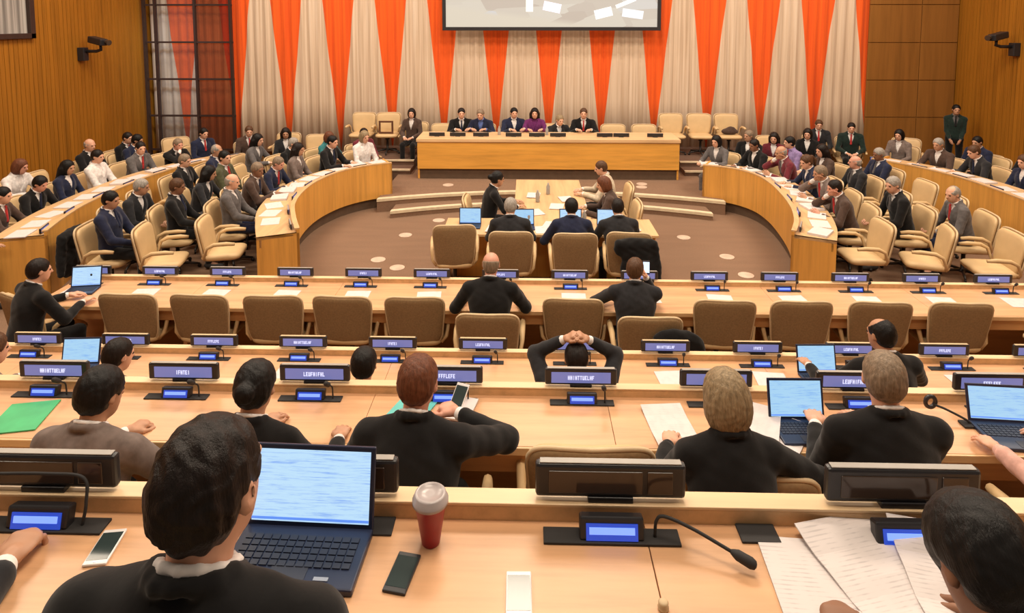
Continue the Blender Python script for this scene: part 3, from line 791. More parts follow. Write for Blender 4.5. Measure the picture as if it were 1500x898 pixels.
# projection screen
o = empty('projection_screen', 'large hanging projection screen with black frame above the rostrum', 'screen', (.56, 15.25, 3.36))
bm = bmesh.new(); W, H = 2.62, 2.9
for lo, hi in (((-W, -.03, 0), (W, .03, .085)), ((-W, -.03, H - .08), (W, .03, H)), ((-W, -.03, .08), (-W + .085, .03, H - .08)), ((W - .085, -.03, .08), (W, .03, H - .08))): add_box(bm, lo, hi, .004)
put('frame', bm_me('frame', bm), M['black'], o); put('screen_surface', box_me('surface', (-W + .08, .0, .08), (W - .08, .02, H - .07)), M['proj'], o, label='beige picture with pale papers on a table')
srf = [c for c in o.children if c.name.startswith('screen_surface')][0]
for x, z, w_, h_, a_, c_ in ((-.52, .62, .17, .34, 0, (.80, .82, .80)), (.02, .56, .42, .22, 12, (.78, .74, .92)), (1.25, .42, .42, .22, -14, (.74, .80, .82)), (1.95, .40, .5, .2, 8, (.62, .68, .74)), (1.78, .66, .5, .09, -22, (.80, .72, .70))):
    k_ = 'pic_%.2f' % c_[0]
    if k_ not in M: M[k_] = mat('projected_tone', tuple(v * .5 for v in c_), .7, emit=c_, es=.95)
    put('projected_paper', box_me('projected_paper', (-w_ / 2, -.002, -h_ / 2), (w_ / 2, 0, h_ / 2)), M[k_], srf, (x, -.001, z), (0, R(a_), 0))
bm = bmesh.new()
for x in (-2., 2.): add_tube(bm, [(x, 0, H - .01), (x, 0, H + .75)], .015, 6)
put('hanging_rods', bm_me('rods', bm), M['black'], o)
# wall cameras
def wallcam(loc, s, label):
    o = empty('wall_camera', label, 'camera', loc)
    put('wall_bracket', box_me('wb', (0, -.08, -.2), (.14, .08, .08), .01), M['black'], o) if s > 0 else put('wall_bracket', box_me('wb', (-.14, -.08, -.2), (0, .08, .08), .01), M['black'], o)
    bm = bmesh.new(); add_tube(bm, [(s * .1, 0, .0), (s * .34, .03, .0), (s * .44, .03, .03), (s * .44, .03, .14)], .035, 8); put('arm', bm_me('arm', bm, True), M['black'], o)
    bm = bmesh.new(); add_box(bm, (-.21, -.09, -.07), (.19, .09, .07), .02, Euler((0, R(10 * s), R(-20 * s)))); 
    b = put('camera_body', bm_me('cb', bm), M['black'], o, (s * .40, .02, .22))
    bm = bmesh.new(); add_tube(bm, [(s * .18, -.02, -.02), (s * .27, -.05, -.04)], [.05, .06], 12); put('lens', bm_me('lens', bm), M['offglass'], b)
wallcam((-9.5, 13.15, 2.95), 1, 'black camera on a bracket high on the left wood wall')
wallcam((10.35, 13.6, 3.05), -1, 'black camera on a bracket high on the right wood wall')

# ------------------------------------------------------------------ straight desks
# name, table z, ledge front Y, front edge Y, x0, x1, floor in front, own floor
def desk(zt, yl, yf, x0, x1, zfl, zback, label, seams, top='top'):
    o = empty('conference_desk', label, 'desk', ((x0 + x1) / 2, (yl + yf) / 2, zfl)); 
    def P(name, lo, hi, m, bev=.004, lab=None):
        c = o.location
        return put(name, box_me(name, [lo[0] - c[0], lo[1] - c[1], lo[2] - c[2]], [hi[0] - c[0], hi[1] - c[1], hi[2] - c[2]], bev), M[m], o, label=lab)
    xs = [x0] + seams + [x1]
    for a, b in zip(xs, xs[1:]): P('desk_top', (a + .0012, yf, zt - .035), (b - .0012, yl + .001, zt), top, .0015)
    P('ledge', (x0, yl, zt - .035), (x1, yl + .05, zt + .042), 'topY'); P('ledge_lit_top', (x0, yl - .002, zt + .042), (x1, yl + .055, zt + .05), 'cap', .002)  # thin top layer coloured brighter, as the lit top of the ledge
    P('front_edge', (x0, yf - .014, zt - .04), (x1, yf, zt - .001), 'ledge', .003)
    P('apron', (x0, yf + .02, zt - .15), (x1, yf + .045, zt - .035), 'face', .002)
    P('front_panel', (x0, yl + .0, zback), (x1, yl + .045, zt - .035), 'face', .002)
    for x in seams[::2]: P('support', (x - .02, yf + .12, zfl), (x + .02, yl, zt - .035), 'face', .002)
    return o
desk(2.27, 1.575, 1.15, -4.2, 4.4, 1.52, .76, 'nearest straight desk with phones, red cup and large papers on it', [-1.6, -.25 - .33, .59 - .28, 1.25, 2.2])
desk(1.51, 3.36, 2.94, -5.6, 5.6, .76, .08, 'second nearest straight desk with green and teal folders on it', [-4.1, -2.35, -.85, .44, 1.95, 3.4])
desk(.83, 4.98, 4.42, -7.2, 7.4, .08, 0, 'third nearest straight desk behind the row of shaded-back chairs', [-5.6, -4.1, -2.6, -1.1, .4, 1.9, 3.4, 4.9, 6.4])
desk(.75, 6.62, 6.0, -4.98, 7.2, 0, 0, 'straight desk facing the well, farthest of the four from the camera', [-3.5, -2., -.5, 1., 2.5, 4., 5.5])
PA = 'ABCD'
rowdat = {'A': ('nearest straight desk', .218, 1.60, 2.32, 1.525, 2.27, range(-2, 3), 0), 'B': ('second nearest straight desk', .301, 3.385, 1.56, 3.30, 1.51, range(-5, 5), 0),
          'C': ('third nearest straight desk', .385, 5.005, .88, 4.90, .83, range(-7, 6), 0), 'D': ('farthest straight desk', .461, 6.645, .80, 6.52, .75, range(-7, 7), 0)}
for r, (nm, off, yl, zl, yc, zc, rng, _) in rowdat.items():
    for q, k in enumerate(rng):
        if r == 'D' and k == -1: pass
        x = off + k * .75 + (.02 * (k + 2) - .035 if r == 'A' else 0)
        nameplate((x, yl, zl), 0, ('dark unlit' if r == 'A' else 'lit blue') + ' country nameplate on the %s, %s from its left end' % (nm, ORD[q]), 'nameplates on the ' + nm, r != 'A', q + PA.index(r), 1., 'shellrim' if r == 'C' else 'greytop')
        mic = 'std'
        if r == 'A': mic = {0: 'left', 2: 'down'}.get(q, 'std')
        if r == 'B' and k == 3: mic = 'tall'
        xc = off + k * .75
        if r == 'A' and k == -1: continue
        console((xc, yc, zc), 0, 'blue-screened microphone console, %s, %s from its left end' % (nm, ORD[q]), 'consoles on the ' + nm, mic)

# chairs of the straight rows
Dx = [-3.94, -3.22, -2.5, -1.8, -1.1, -.36, .46, 1.19, 1.92, 2.64, 3.4, 4.16]
for i, x in enumerate(Dx):
    y = 6.20; 
    if i == 5: y = 5.86
    if i == 7: y, x = 5.84, 1.12
    rz = R(random.uniform(-3, 3))
    st_ = 'empty' if i not in (5, 7) else ('behind the bald man' if i == 5 else 'with a black bag over it')
    chair((x, y, 0), rz, 'shaded-back armchair at the farthest straight desk, %s from left, %s' % (ORD[i], st_), 'armchairs along the farthest straight desk')
chair((-4.87, 6.1, 0), R(-22), 'wide shaded-back armchair turned aside beyond the left end of the farthest desk')
chair((5.05, 5.85, 0), R(35), 'turned armchair at the right edge of the farthest straight desk')
Bx = {-4: -2.62, -3: -1.9, -2: -1.22, -1: -.5, 0: .29, 1: .97, 2: 1.70, 3: 2.5}
for q, (k, x) in enumerate(Bx.items()):
    y = {0: 3.0, 1: 2.84}.get(k, 2.66)
    chair((x, y, .76), R({1: -4}.get(k, 0)), 'armchair at the second nearest desk, %s from the left%s' % (ORD[q], ', empty' if k in (0, -4) else ', occupied'), 'armchairs at the second nearest desk')
for q, k in enumerate(range(-5, 5)):
    chair((.385 + k * .75, 4.45 if k not in (-2, 0, 3) else 4.22, .08), 0, 'armchair at the third nearest desk, %s from the left' % ORD[q], 'armchairs at the third nearest desk')
chair((-.58, .90, 1.52), 0, 'armchair of the near man at the laptop', 'armchairs at the nearest desk')
chair((.92, .66, 1.52), 0, 'armchair of the near black-haired person at the papers', 'armchairs at the nearest desk')

# ------------------------------------------------------------------ people, straight rows
N = dict(res=.0085, hres=.006)
person((-.59, .93, 1.490), R(-3), 'near man in black suit with white collar, seen from behind beside the big laptop', ('short', 'dark'), 'black', 0, scale=1.05,
       jacket_name='suit_jacket', lean=10, head=(-10, 4, 0), hl=(-.10, .34, .70), hr=(.10, .34, .70), pl=(-.3, -.4, -1), pr=(.3, -.4, -1), hf=.0, res=.007, hres=.005)
person((.915, .74, 1.49), R(2), 'near person with glossy black hair bending over the large papers', ('full', 'black'), 'charcoal', 2, scale=1.0,
       lean=38, head=(7, 40, 0), hl=(-.24, .50, .80), hr=(.16, .52, .80), res=.0075, hres=.005, handl='curl', flat=True)
person((-1.56, .95, 1.52), R(-2), 'person mostly out of frame, hand with white cuff on the nearest desk', ('short', 'dark'), 'charcoal', 1, lean=12, hl=(-.1, .5, .79), hr=(.30, .43, .785), handl='relax', hand='curl', res=.0085)
# second nearest desk
person((-1.95, 2.50, .73), R(-6), 'person in grey-brown jacket with dark hair at the second nearest desk', ('full', 'black'), 'taupe', 1, lean=12, head=(-12, 14, 0), hl=(-.12, .46, .8), hr=(.30, .48, .82), handl='curl', res=.0085, hres=.006)
person((-1.235, 2.55, .75), R(-4), 'woman with dark tied-back hair and black jacket, left of the man with a phone', ('bun', 'black'), 'black', 1, fem=True, lean=10, head=(4, 10, 0), hl=(-.14, .46, .8), hr=(.28, .40, .79), res=.0085, hres=.006)
person((-.51, 2.50, .715), R(-4), 'broad man in black suit with reddish cropped hair holding up a phone', ('short', 'red'), 'black', 3, scale=1.06, lean=16, head=(-8, 10, 0), hl=(-.22, .44, .78), hr=(.13, .44, .90), pr=(1, -.2, -.25), hand='grip', res=.0085, hres=.006)
person((.86, 2.44, .755), R(2), 'woman with blond bob and black top at the second nearest desk', ('bob', 'blond'), 'black', 0, shirt='black', fem=True, scale=1.03, lean=12, head=(6, 10, 0), hl=(-.16, .44, .79), hr=(.30, .36, .79), pr=(1, -.3, -.4), res=.0085, hres=.006)
person((1.58, 2.58, .765), R(0), 'grey-haired man in black suit with a laptop at the second nearest desk', ('short', 'greybrown'), 'black', 0, scale=1.04, lean=10, head=(-14, 4, 0), hl=(-.13, .44, .79), hr=(.12, .44, .79), pl=(-.3,-.3,-1), pr=(.3,-.3,-1), res=.0085, hres=.006)
person((2.62, 2.48, .76), R(14), 'person in pink sleeves at the right edge, hands on a laptop', ('bob', 'brown'), 'pink', 0, shirt='pink', fem=True, lean=14, hl=(-.26, .50, .80), hr=(.1, .5, .80), res=.0095)
# third nearest desk
person((-1.12, 4.0, .04), 0, 'black-haired person seen as a head above the second nearest desk', ('full', 'black'), 'charcoal', 1, lean=8, head=(0, 10, 0))
person((.345, 3.98, .08), 0, 'person in dark jacket resting head with both hands clasped on top', ('short', 'dark'), 'charcoal', 1, lean=18, head=(0, 34, 0), hl=(-.085, .295, 1.285), hr=(.085, .295, 1.285), pl=(-1, .4, -.7), pr=(1, .4, -.7), hand='curl', flat=False)
person((2.54, 4.26, .17), R(6), 'dark-haired balding man in black suit at a laptop on the third desk', ('receding', 'black'), 'black', 1, lean=8, head=(16, 8, 0), hl=(-.34, .46, .80), hr=(.2, .42, .79), pr=(1, -.2, -.5))
person((-2.90, 3.98, .08), R(-8), 'dark-haired person in grey jacket beside the left pillar of plates on the third desk'.replace(' beside the left pillar of plates', ' leaning'), ('short', 'dark'), 'grey', 0, lean=14, head=(-20, 14, 0), hr=(.3, .45, .8))
person((-3.85, 4.05, .08), R(-14), 'brown-haired person in pale grey top at the left edge laptop', ('full', 'brown'), 'taupe', 0, fem=True, lean=12, head=(-24, 8, 0))
# farthest straight desk
person((-.36, 5.73, 0), R(-3), 'bald man in black suit at the farthest straight desk', ('bald', 'greybrown'), 'black', 3, scale=1.05, lean=14, head=(0, 10, 0), hl=(-.26, .46, .8), hr=(.22, .5, .81))
person((1.03, 5.80, 0), R(-4), 'brown-haired man in dark suit raising a lit phone at the farthest desk', ('short', 'brown'), 'charcoal', 0, lean=14, head=(-16, 4, 0), hl=(-.16, .40, .86), hr=(.12, .28, 1.08), pl=(-1, -.1, -.5), pr=(.5, 0, -1), hand='grip', flat=False)
person((-4.80, 5.66, 0), R(-30), 'dark-haired man in black suit working at the laptop left of the farthest desk', ('short', 'dark'), 'black', 0, lean=12, head=(-10, 8, 0))

# ------------------------------------------------------------------ things on the straight desks
laptop((-.565, 1.525, 2.27), R(-2), 'large open laptop with bright document beside the near man', W=.335, D=.18, H=.190, tilt=12)
laptop((1.41, 3.17, 1.51), R(1), 'open laptop in front of the grey-haired man', W=.29, D=.20, H=.19, tilt=14, scr='lapscreen2')
laptop((2.47, 3.17, 1.51), R(-4), 'open laptop at the right edge before the pink sleeves', W=.34, D=.22, H=.17, tilt=16, scr='lapscreen2')
laptop((2.28, 4.80, .83), R(2), 'open laptop with black frame before the balding man on the third desk', W=.31, D=.22, H=.20, tilt=14, scr='lapscreen2')
laptop((-3.60, 4.78, .83), R(4), 'open pale-screened laptop on the left part of the third desk', W=.30, D=.22, H=.19, tilt=14, scr='lapscreen2')
laptop((-4.72, 6.42, .75), R(10), 'open blue-screened laptop on the left end of the farthest desk', W=.30, D=.2, H=.20, tilt=14, scr='lapscreen')
phone((-1.065, 1.46, 2.27), R(8), 'white phone lying left of the near man, below the console', s=.80)
phone((-.30, 1.405, 2.27), R(-10), 'black phone lying beside the large laptop', white=False, s=.82)
phone((-.018, 1.355, 2.27), R(1), 'white-rimmed phone lying alone in the middle of the nearest desk', s=.86)
phone((1.19, 6.16, 1.14), 0, 'lit phone held upright by the brown-haired man', white=False, rot=(R(80), 0, R(-6)), lit=True)
phone((-.345, 3.06, 1.685), 0, 'phone held up by the broad man in black', white=True, rot=(R(35), 0, R(-20)))
# red cup with clear lid
o = empty('drink_cup', 'dark red cup with pale plastic lid standing right of the laptop', 'cup', (-.245, 1.50, 2.27))
bm = bmesh.new(); add_lathe(bm, [(.021, 0), (.023, .002), (.040, .112), (.0415, .115)], 28); put('cup_body', bm_me('cup', bm, True), M['cup'], o)
bm = bmesh.new(); add_lathe(bm, [(.042, .110), (.046, .112), (.046, .120), (.042, .124), (.040, .134), (.034, .138), (.032, .134), (.010, .134)], 28); put('lid', bm_me('lid', bm, True), M['lid'], o)
o = empty('earphone_plug', 'small cream knob lying near the front of the nearest desk', 'knob', (.31, 1.33, 2.27))
bm = bmesh.new(); add_lathe(bm, [(.012, 0), (.013, .006), (.009, .01), (.012, .016), (.008, .02)], 16); put('knob_body', bm_me('knob', bm, True), M['shellrim'], o)
# papers
paper((.70, 1.37, 2.272), R(-4), 'large white sheet lying flat at the left of the near papers', 'papers on the nearest desk', .24, .32)
paper((.86, 1.42, 2.277), R(14), 'creased grey-white sheet spread across the near pile of papers', 'papers on the nearest desk', .26, .33, .03)
paper((1.02, 1.38, 2.283), R(-12), 'bent printed sheet at the right of the near papers', 'papers on the nearest desk', .24, .33, .05)
paper((.66, 1.21, 2.277), R(4), 'near-edge paper sheet under the left of the pile', 'papers on the nearest desk', .26, .22)
bm = bmesh.new(); add_box(bm, (-.05, -.03, 0), (.05, .03, .006), .002); o = put('socket_cover', bm_me('socket', bm), M['blackm'], None, (.60, 1.545, 2.27)); setp(o, 'small black socket cover in the nearest desk', 'socket')
bm = bmesh.new(); add_box(bm, (-.03, -.03, 0), (.03, .03, .006), .002); o = put('socket_cover', bm_me('socket', bm), M['blackm'], None, (-.38, 1.545, 2.27)); setp(o, 'small black socket cover at the laptop hinge', 'socket')
paper((-2.66, 3.10, 1.512), R(12), 'bright green folder on the second nearest desk', None, .24, .26, 0, .006, 'green', 'folder', 'folder')
paper((-.62, 3.22, 1.512), R(-20), 'teal folder in front of the broad man', None, .2, .2, 0, .006, 'teal', 'folder', 'folder')
paper((-.36, 3.22, 1.516), R(-12), 'small printed booklet before the broad man', None, .15, .2, 0, .01, 'paper', 'booklet', 'booklet')
paper((.74, 3.12, 1.512), R(6), 'white papers left of the blond woman', None, .22, .32, .02)
paper((1.19, 3.13, 1.512), R(-24), 'thick stack of white papers right of the blond woman', None, .22, .30, .015, .022, name='paper_stack')
paper((1.30, 3.06, 1.512), R(-35), 'loose white pages spread beside the grey-haired man laptop', None, .2, .28, .02, .004)
for q, k in enumerate(range(-7, 7)):
    if k in (-1, 1) and 0: continue
    paper((.461 + k * .75 + .02, 6.30, .751), R(random.uniform(-6, 6)), 'white sheet before the %s place on the farthest straight desk' % ORD[q], 'white sheets on the farthest desk', .25, .22, 0, .002)
for q, k in enumerate((-3, 1, 2, 4)):
    paper((.385 + k * .75, 4.66, .832), R(random.uniform(-8, 8)), 'white document before the %s nameplate with papers on the third desk' % ORD[q], 'white sheets on the third desk', .24, .30, 0, .003)
o = empty('table_microphone', 'black ring-headed microphone on a stalk left of the right-edge laptop', 'microphone', (2.30, 3.16, 1.51), 0)
bm = bmesh.new(); add_box(bm, (-.05, -.03, 0), (.05, .03, .012), .003); put('base', bm_me('base', bm), M['blackm'], o)
bm = bmesh.new(); add_tube(bm, arcpts([(0, 0, .01), (-.03, .01, .03), (-.10, .05, .055), (-.14, .08, .06)], 6), .006, 8); k = put('stalk', bm_me('stalk', bm, True), M['blackm'], o)
bm = bmesh.new(); add_tube(bm, [(-.155 + .026 * math.cos(a), .09, .07 + .030 * math.sin(a)) for a in [2 * math.pi * t / 20 for t in range(21)]], .011, 8, False); put('microphone_head', bm_me('mh', bm, True), M['black'], k)
# black bag hung over a chair back
v = Vol(); v.ell((0, 0, .0), (.19, .06, .10), k=.03); v.ell((.12, .01, -.08), (.16, .055, .14), k=.04); v.ell((-.08, -.01, -.10), (.14, .05, .13), k=.04)
v.cap((-.15, 0, .02), (-.02, 0, .06), .03, k=.02); v.cap((-.02, 0, .06), (.20, 0, -.02), .028, k=.02); v.cap((.20, 0, -.02), (.27, 0, -.18), .03, k=.02)
o = put('shoulder_bag', v.mesh('bag', .011, .003), CL['black'], None, (1.32, 5.46, .75)); setp(o, 'black bag slung over a chair back at the farthest desk', 'bag')
v = Vol(); v.ell((0, 0, 0), (.27, .065, .14), k=.03); v.ell((.06, -.01, -.24), (.25, .07, .26), k=.05); v.cap((-.2, 0, .06), (.2, 0, .06), .06, k=.03); v.cap((.22, 0, .0), (.27, 0, -.40), .05, .04, k=.03)
coatm = v.mesh('coat', .012, .004)
o = put('draped_coat', coatm, CL['black'], None, (1.31, 7.42, .86)); setp(o, 'black coat draped over the rightmost chair of the clerks table', 'coat')
o = put('draped_coat', coatm, CL['black'], None, (-6.02, 7.98, .74), (0, 0, R(-84))); setp(o, 'black coat draped over a chair beside the left outer desk', 'coat')

# ------------------------------------------------------------------ clerks' table in the well
o = empty('clerks_table', 'T-shaped light wood table in the middle of the well', 'table', (CX - .05, 8.6, 0))
def tb(name, lo, hi, m='topY', bev=.004): return put(name, box_me(name, (lo[0] - CX + .05, lo[1] - 8.6, lo[2]), (hi[0] - CX + .05, hi[1] - 8.6, hi[2]), bev), M[m], o)
tb('cross_top', (-1.15, 8.22, .715), (1.75, 8.92, .75)); tb('spine_top', (-.20, 8.92, .715), (.92, 11.15, .75))
tb('cross_panel', (-1.05, 8.62, 0), (1.65, 8.66, .715), 'fascia'); tb('spine_panel', (.34, 8.92, 0), (.38, 11.0, .715), 'fascia'); tb('end_panel', (-.12, 11.05, 0), (.84, 11.09, .715), 'fascia')
for x in (-1.10, .35, 1.70): tb('leg_panel', (x - .02, 8.3, 0), (x + .02, 8.88, .715), 'fascia')
cl = [(-.95, 7.95, 6, 'empty'), (-.20, 7.72, 0, 'behind the grey-haired clerk'), (.58, 7.68, 0, 'behind the clerk in the middle'), (1.27, 7.72, -6, 'under the black coat')]
for x, y, a, t in cl: chair((x, y + .08, 0), R(a), 'shaded-back armchair at the clerks table, ' + t, 'armchairs at the clerks table', (.93, 1, 1.12))
person((-.22, 7.86, 0), 0, 'clerk with grey hair and dark jacket before a pale laptop', ('short', 'grey'), 'charcoal', 0, lean=10, head=(-6, 10, 0))
person((.57, 7.84, 0), 0, 'clerk with black hair leaning to the left at the T-shaped table', ('full', 'black'), 'navy', 1, lean=14, head=(0, 12, 0), hl=(-.26, .42, .8))
person((1.18, 7.86, 0), R(6), 'clerk in dark suit seated before the coat-draped chair', ('short', 'dark'), 'charcoal', 1, lean=12, head=(-4, 14, 0))
chair((-.66, 9.42, 0), R(-90), 'armchair at the left side of the clerks table spine'); chair((1.36, 9.20, 0), R(90), 'armchair at the right side of the clerks table spine'); chair((1.40, 10.2, 0), R(90), 'farther armchair on the right of the clerks table spine')
person((-.62, 9.42, 0), R(-80), 'woman in black with dark hair at the left side of the clerks table', ('bun', 'black'), 'black', 1, fem=True, lean=12, head=(10, 10, 0))
person((1.32, 9.20, 0), R(86), 'auburn-haired woman at the right side of the clerks table', ('bob', 'red'), 'brown', 0, fem=True, lean=14, head=(0, 16, 0))
person((1.36, 10.2, 0), R(88), 'person in pale top at the far right of the clerks table', ('short', 'brown'), 'cream', 0, lean=10, head=(0, 16, 0))
for i, (x, y, t) in enumerate(((-.80, 8.62, 'before the empty clerk chair'), (-.06, 8.58, 'of the grey-haired clerk'), (.60, 8.60, 'of the middle clerk'), (1.12, 8.60, 'of the clerk by the coat'))):
    laptop((x, y, .75), R((-1, 3, 0, -4)[i]), 'open laptop on the clerks table ' + t, W=.31, D=.2, H=.21, tilt=8, scr='lapscreen2' if i < 2 else 'lapscreen')
for i, (x, y, a) in enumerate(((.20, 8.42, 10), (.33, 8.62, -14), (.12, 9.2, 20), (.45, 9.5, -8), (.62, 9.9, 12), (.1, 10.1, -5), (1.42, 8.5, 8), (-.45, 8.42, -8))):
    paper((x, y, .751 + .002 * i), R(a), ['white paper between the two left clerks', 'tilted white paper beside the middle laptop', 'paper by the woman in black', 'paper in the middle of the table spine', 'paper on the right of the spine', 'paper at the far left of the spine', 'paper at the right end of the clerks table', 'paper left of the grey-haired clerk'][i], 'papers on the clerks table')
for i, (x, y) in enumerate(((.02, 8.62), (.34, 10.2), (.16, 9.75), (.8, 8.7))):
    bm = bmesh.new(); add_lathe(bm, [(.03, 0), (.032, .01), (.032, .13), (.014, .165), (.014, .19)], 12); o = put('water_bottle', bm_me('bottle', bm, True), M['greytop'], None, (x, y, .752)); setp(o, ['small bottle between the two left laptops', 'bottle at the far end of the table spine', 'bottle on the left of the table spine', 'bottle between the two right laptops'][i] , 'bottle', 'bottles on the clerks table')

# ------------------------------------------------------------------ rostrum
o = empty('rostrum_desk', 'long golden wood rostrum desk in front of the curtain', 'desk', (CX, 13.5, .25))
def rb(name, lo, hi, m, bev=.004): return put(name, box_me(name, (lo[0] - CX, lo[1] - 13.5, lo[2] - .25), (hi[0] - CX, hi[1] - 13.5, hi[2] - .25), bev), M[m], o)
xl, xr = -2.33, 3.18
rb('front_panel', (xl, 13.11, .47), (xr, 13.15, 1.05), 'podium'); rb('side_panel', (xl, 13.15, .25), (xl + .04, 13.9, 1.05), 'podium'); rb('side_panel', (xr - .04, 13.15, .25), (xr, 13.9, 1.05), 'podium')
rb('desk_top', (xl - .02, 13.09, 1.05), (xr + .02, 13.98, 1.115), 'ledge'); rb('kick_base', (xl + .03, 13.16, .25), (xr - .03, 13.3, .47), 'plinth'); rb('seam_strip', (xl, 13.100, 1.035), (xr, 13.112, 1.05), 'face', .001)
pod = [(-1.53, 'man in dark suit at the rostrum, nearest its left end', ('short', 'dark'), 'black', 0, 'white', 'navy'), (-1.04, 'man in navy suit and blue shirt second from the rostrum left end', ('short', 'greybrown'), 'navy', 0, 'blue', None),
       (-.33, 'dark-haired man with pale shirt left of the woman in purple', ('short', 'black'), 'navy', 0, 'white', None), (.16, 'long-haired woman in purple at the middle of the rostrum', ('long', 'dark'), 'purple', 0, 'purple', None),
       (.62, 'person in dark jacket leaning low right of the woman in purple', ('short', 'blond'), 'charcoal', 0, 'white', None), (1.28, 'man in black suit sitting apart on the rostrum right half', ('short', 'brown'), 'black', 0, 'white', 'red')]
for i, (x, lb, hr, ct, sk, sh, ti) in enumerate(pod):
    low = -.10 if i in (4,) else 0
    person((x, 14.34, .25 + low), R(180 + (10, -8, 12, 0, 25, -5)[i]), lb, hr, ct, sk, sh, ti, fem=(i == 3), lean=(10, 14, 6, 8, 20, 8)[i], head=((0, 5, 0), (0, 14, 0), (0, 5, 0))[i % 3], hl=(-.16, .40, .90), hr=(.14, .42, .90), scale=1.04, res=.011)
    chair((x, 14.46, .25), R(180), 'cream armchair behind the rostrum under the %s seated person' % ORD[i], 'armchairs behind the rostrum')
for i, x in enumerate((-1.98, 2.0, 2.72)): chair((x, 14.42, .25), R(180), 'empty cream armchair behind the rostrum, %s from the left' % ORD[i], 'empty armchairs behind the rostrum')
for i, x in enumerate((-1.95, -1.5, -1.0, -.3, .2, .65, 1.65, 2.0, 2.72)): nameplate((x, 13.38, 1.115), R(180), 'dark nameplate on the rostrum desk, %s from the left' % ORD[i], 'nameplates on the rostrum desk', True, i, .85)
for i, x in enumerate((-.62, .42)):
    bm = bmesh.new(); add_lathe(bm, [(.03, 0), (.032, .01), (.032, .13), (.014, .165), (.014, .19)], 12); o = put('water_bottle', bm_me('bottle', bm, True), M['greytop'], None, (x, 13.6, 1.117)); setp(o, ('bottle on the rostrum left of the dark-haired man', 'bottle on the rostrum right of the woman in purple')[i], 'bottle')
person((-2.68, 14.55, .25), R(172), 'woman in dark jacket and white top seated beside the left end of the rostrum', ('bob', 'dark'), 'brown', 0, fem=True, lean=6, head=(10, 5, 0), hl=(-.1, .34, .68), hr=(.1, .34, .68))
chair((-2.68, 14.66, .25), R(175), 'armchair of the woman beside the rostrum left end')
for x, s, t in ((-3.95, 178, 'farther of two left of the rostrum'), (-3.33, 184, 'nearer of two left of rostrum, brown frame on it'), (3.42, 182, 'first right of the rostrum'), (4.06, 176, 'second right of the rostrum'), (4.72, 180, 'third right of the rostrum, bag on it')):
    chair((x, 14.75, .46), R(s), 'cream armchair on the side platform, ' + t, 'armchairs on the side platforms')
bm = bmesh.new()
for lo, hi in (((-.17, -.02, 0), (.17, .02, .04)), ((-.17, -.02, .26), (.17, .02, .30)), ((-.17, -.02, .04), (-.13, .02, .26)), ((.13, -.02, .04), (.17, .02, .26))): add_box(bm, lo, hi, .004)
o = put('wooden_frame', bm_me('wooden_frame', bm), M['brownbag'], None, (-3.33, 14.62, .95)); setp(o, 'brown wooden frame standing on a chair left of the rostrum', 'frame')
v = Vol(); v.ell((0, 0, .07), (.19, .10, .08), k=.03); v.ell((.03, 0, .13), (.10, .07, .06), k=.04)
o = put('dark_bag', v.mesh('bag', .014, .003), CL['brown'], None, (4.72, 14.72, .945)); setp(o, 'dark bag lying on the chair right of the rostrum', 'bag')

# ------------------------------------------------------------------ curved side desks
H1 = [(3.38, 8.08), (3.62, 8.6), (3.85, 9.2), (3.97, 9.9), (3.95, 10.6), (3.75, 11.25), (3.4, 11.7), (2.98, 11.95)]
H1R = [(3.10, 8.15), (3.32, 8.6), (3.52, 9.2), (3.66, 9.9), (3.74, 10.6), (3.70, 11.2), (3.45, 11.65), (2.98, 11.92)]
H2 = [(6.55, 7.78), (6.72, 8.3), (6.88, 9.0), (6.95, 10.), (6.9, 10.9), (6.65, 11.7), (6.2, 12.4)]
def smooth2(P, n=10): return [(p.x, p.y) for p in arcpts([(a, b, 0) for a, b in P], n)]
def offs(P, d):
    out = []
    for i, p in enumerate(P):
        a = P[max(i - 1, 0)]; b = P[min(i + 1, len(P) - 1)]; t = Vector((b[0] - a[0], b[1] - a[1])).normalized()
        out.append((p[0] + t.y * d, p[1] - t.x * d))
    return out
def side_pts(P, s, sh=0.): return [(WC + s * (h + sh), y) for h, y in P]
def along(P, s0, step, num):
    """positions and inward directions along a half-curve"""
    L = [0]
    for a, b in zip(P, P[1:]): L.append(L[-1] + math.dist(a, b))
    out = []
    for k in range(num):
        s = s0 + k * step
        if s < 0: t = Vector((P[1][0] - P[0][0], P[1][1] - P[0][1])).normalized(); p = (P[0][0] + t.x * s, P[0][1] + t.y * s); out.append((p, t)); continue
        if s > L[-1]: break
        i = max(j for j in range(len(L)) if L[j] <= s + 1e-9); i = min(i, len(P) - 2); f = (s - L[i]) / (L[i + 1] - L[i])
        t = Vector((P[i + 1][0] - P[i][0], P[i + 1][1] - P[i][1])).normalized()
        out.append(((P[i][0] * (1 - f) + P[i + 1][0] * f, P[i][1] * (1 - f) + P[i + 1][1] * f), t))
    return out
SIDE = {-1: 'left', 1: 'right'}
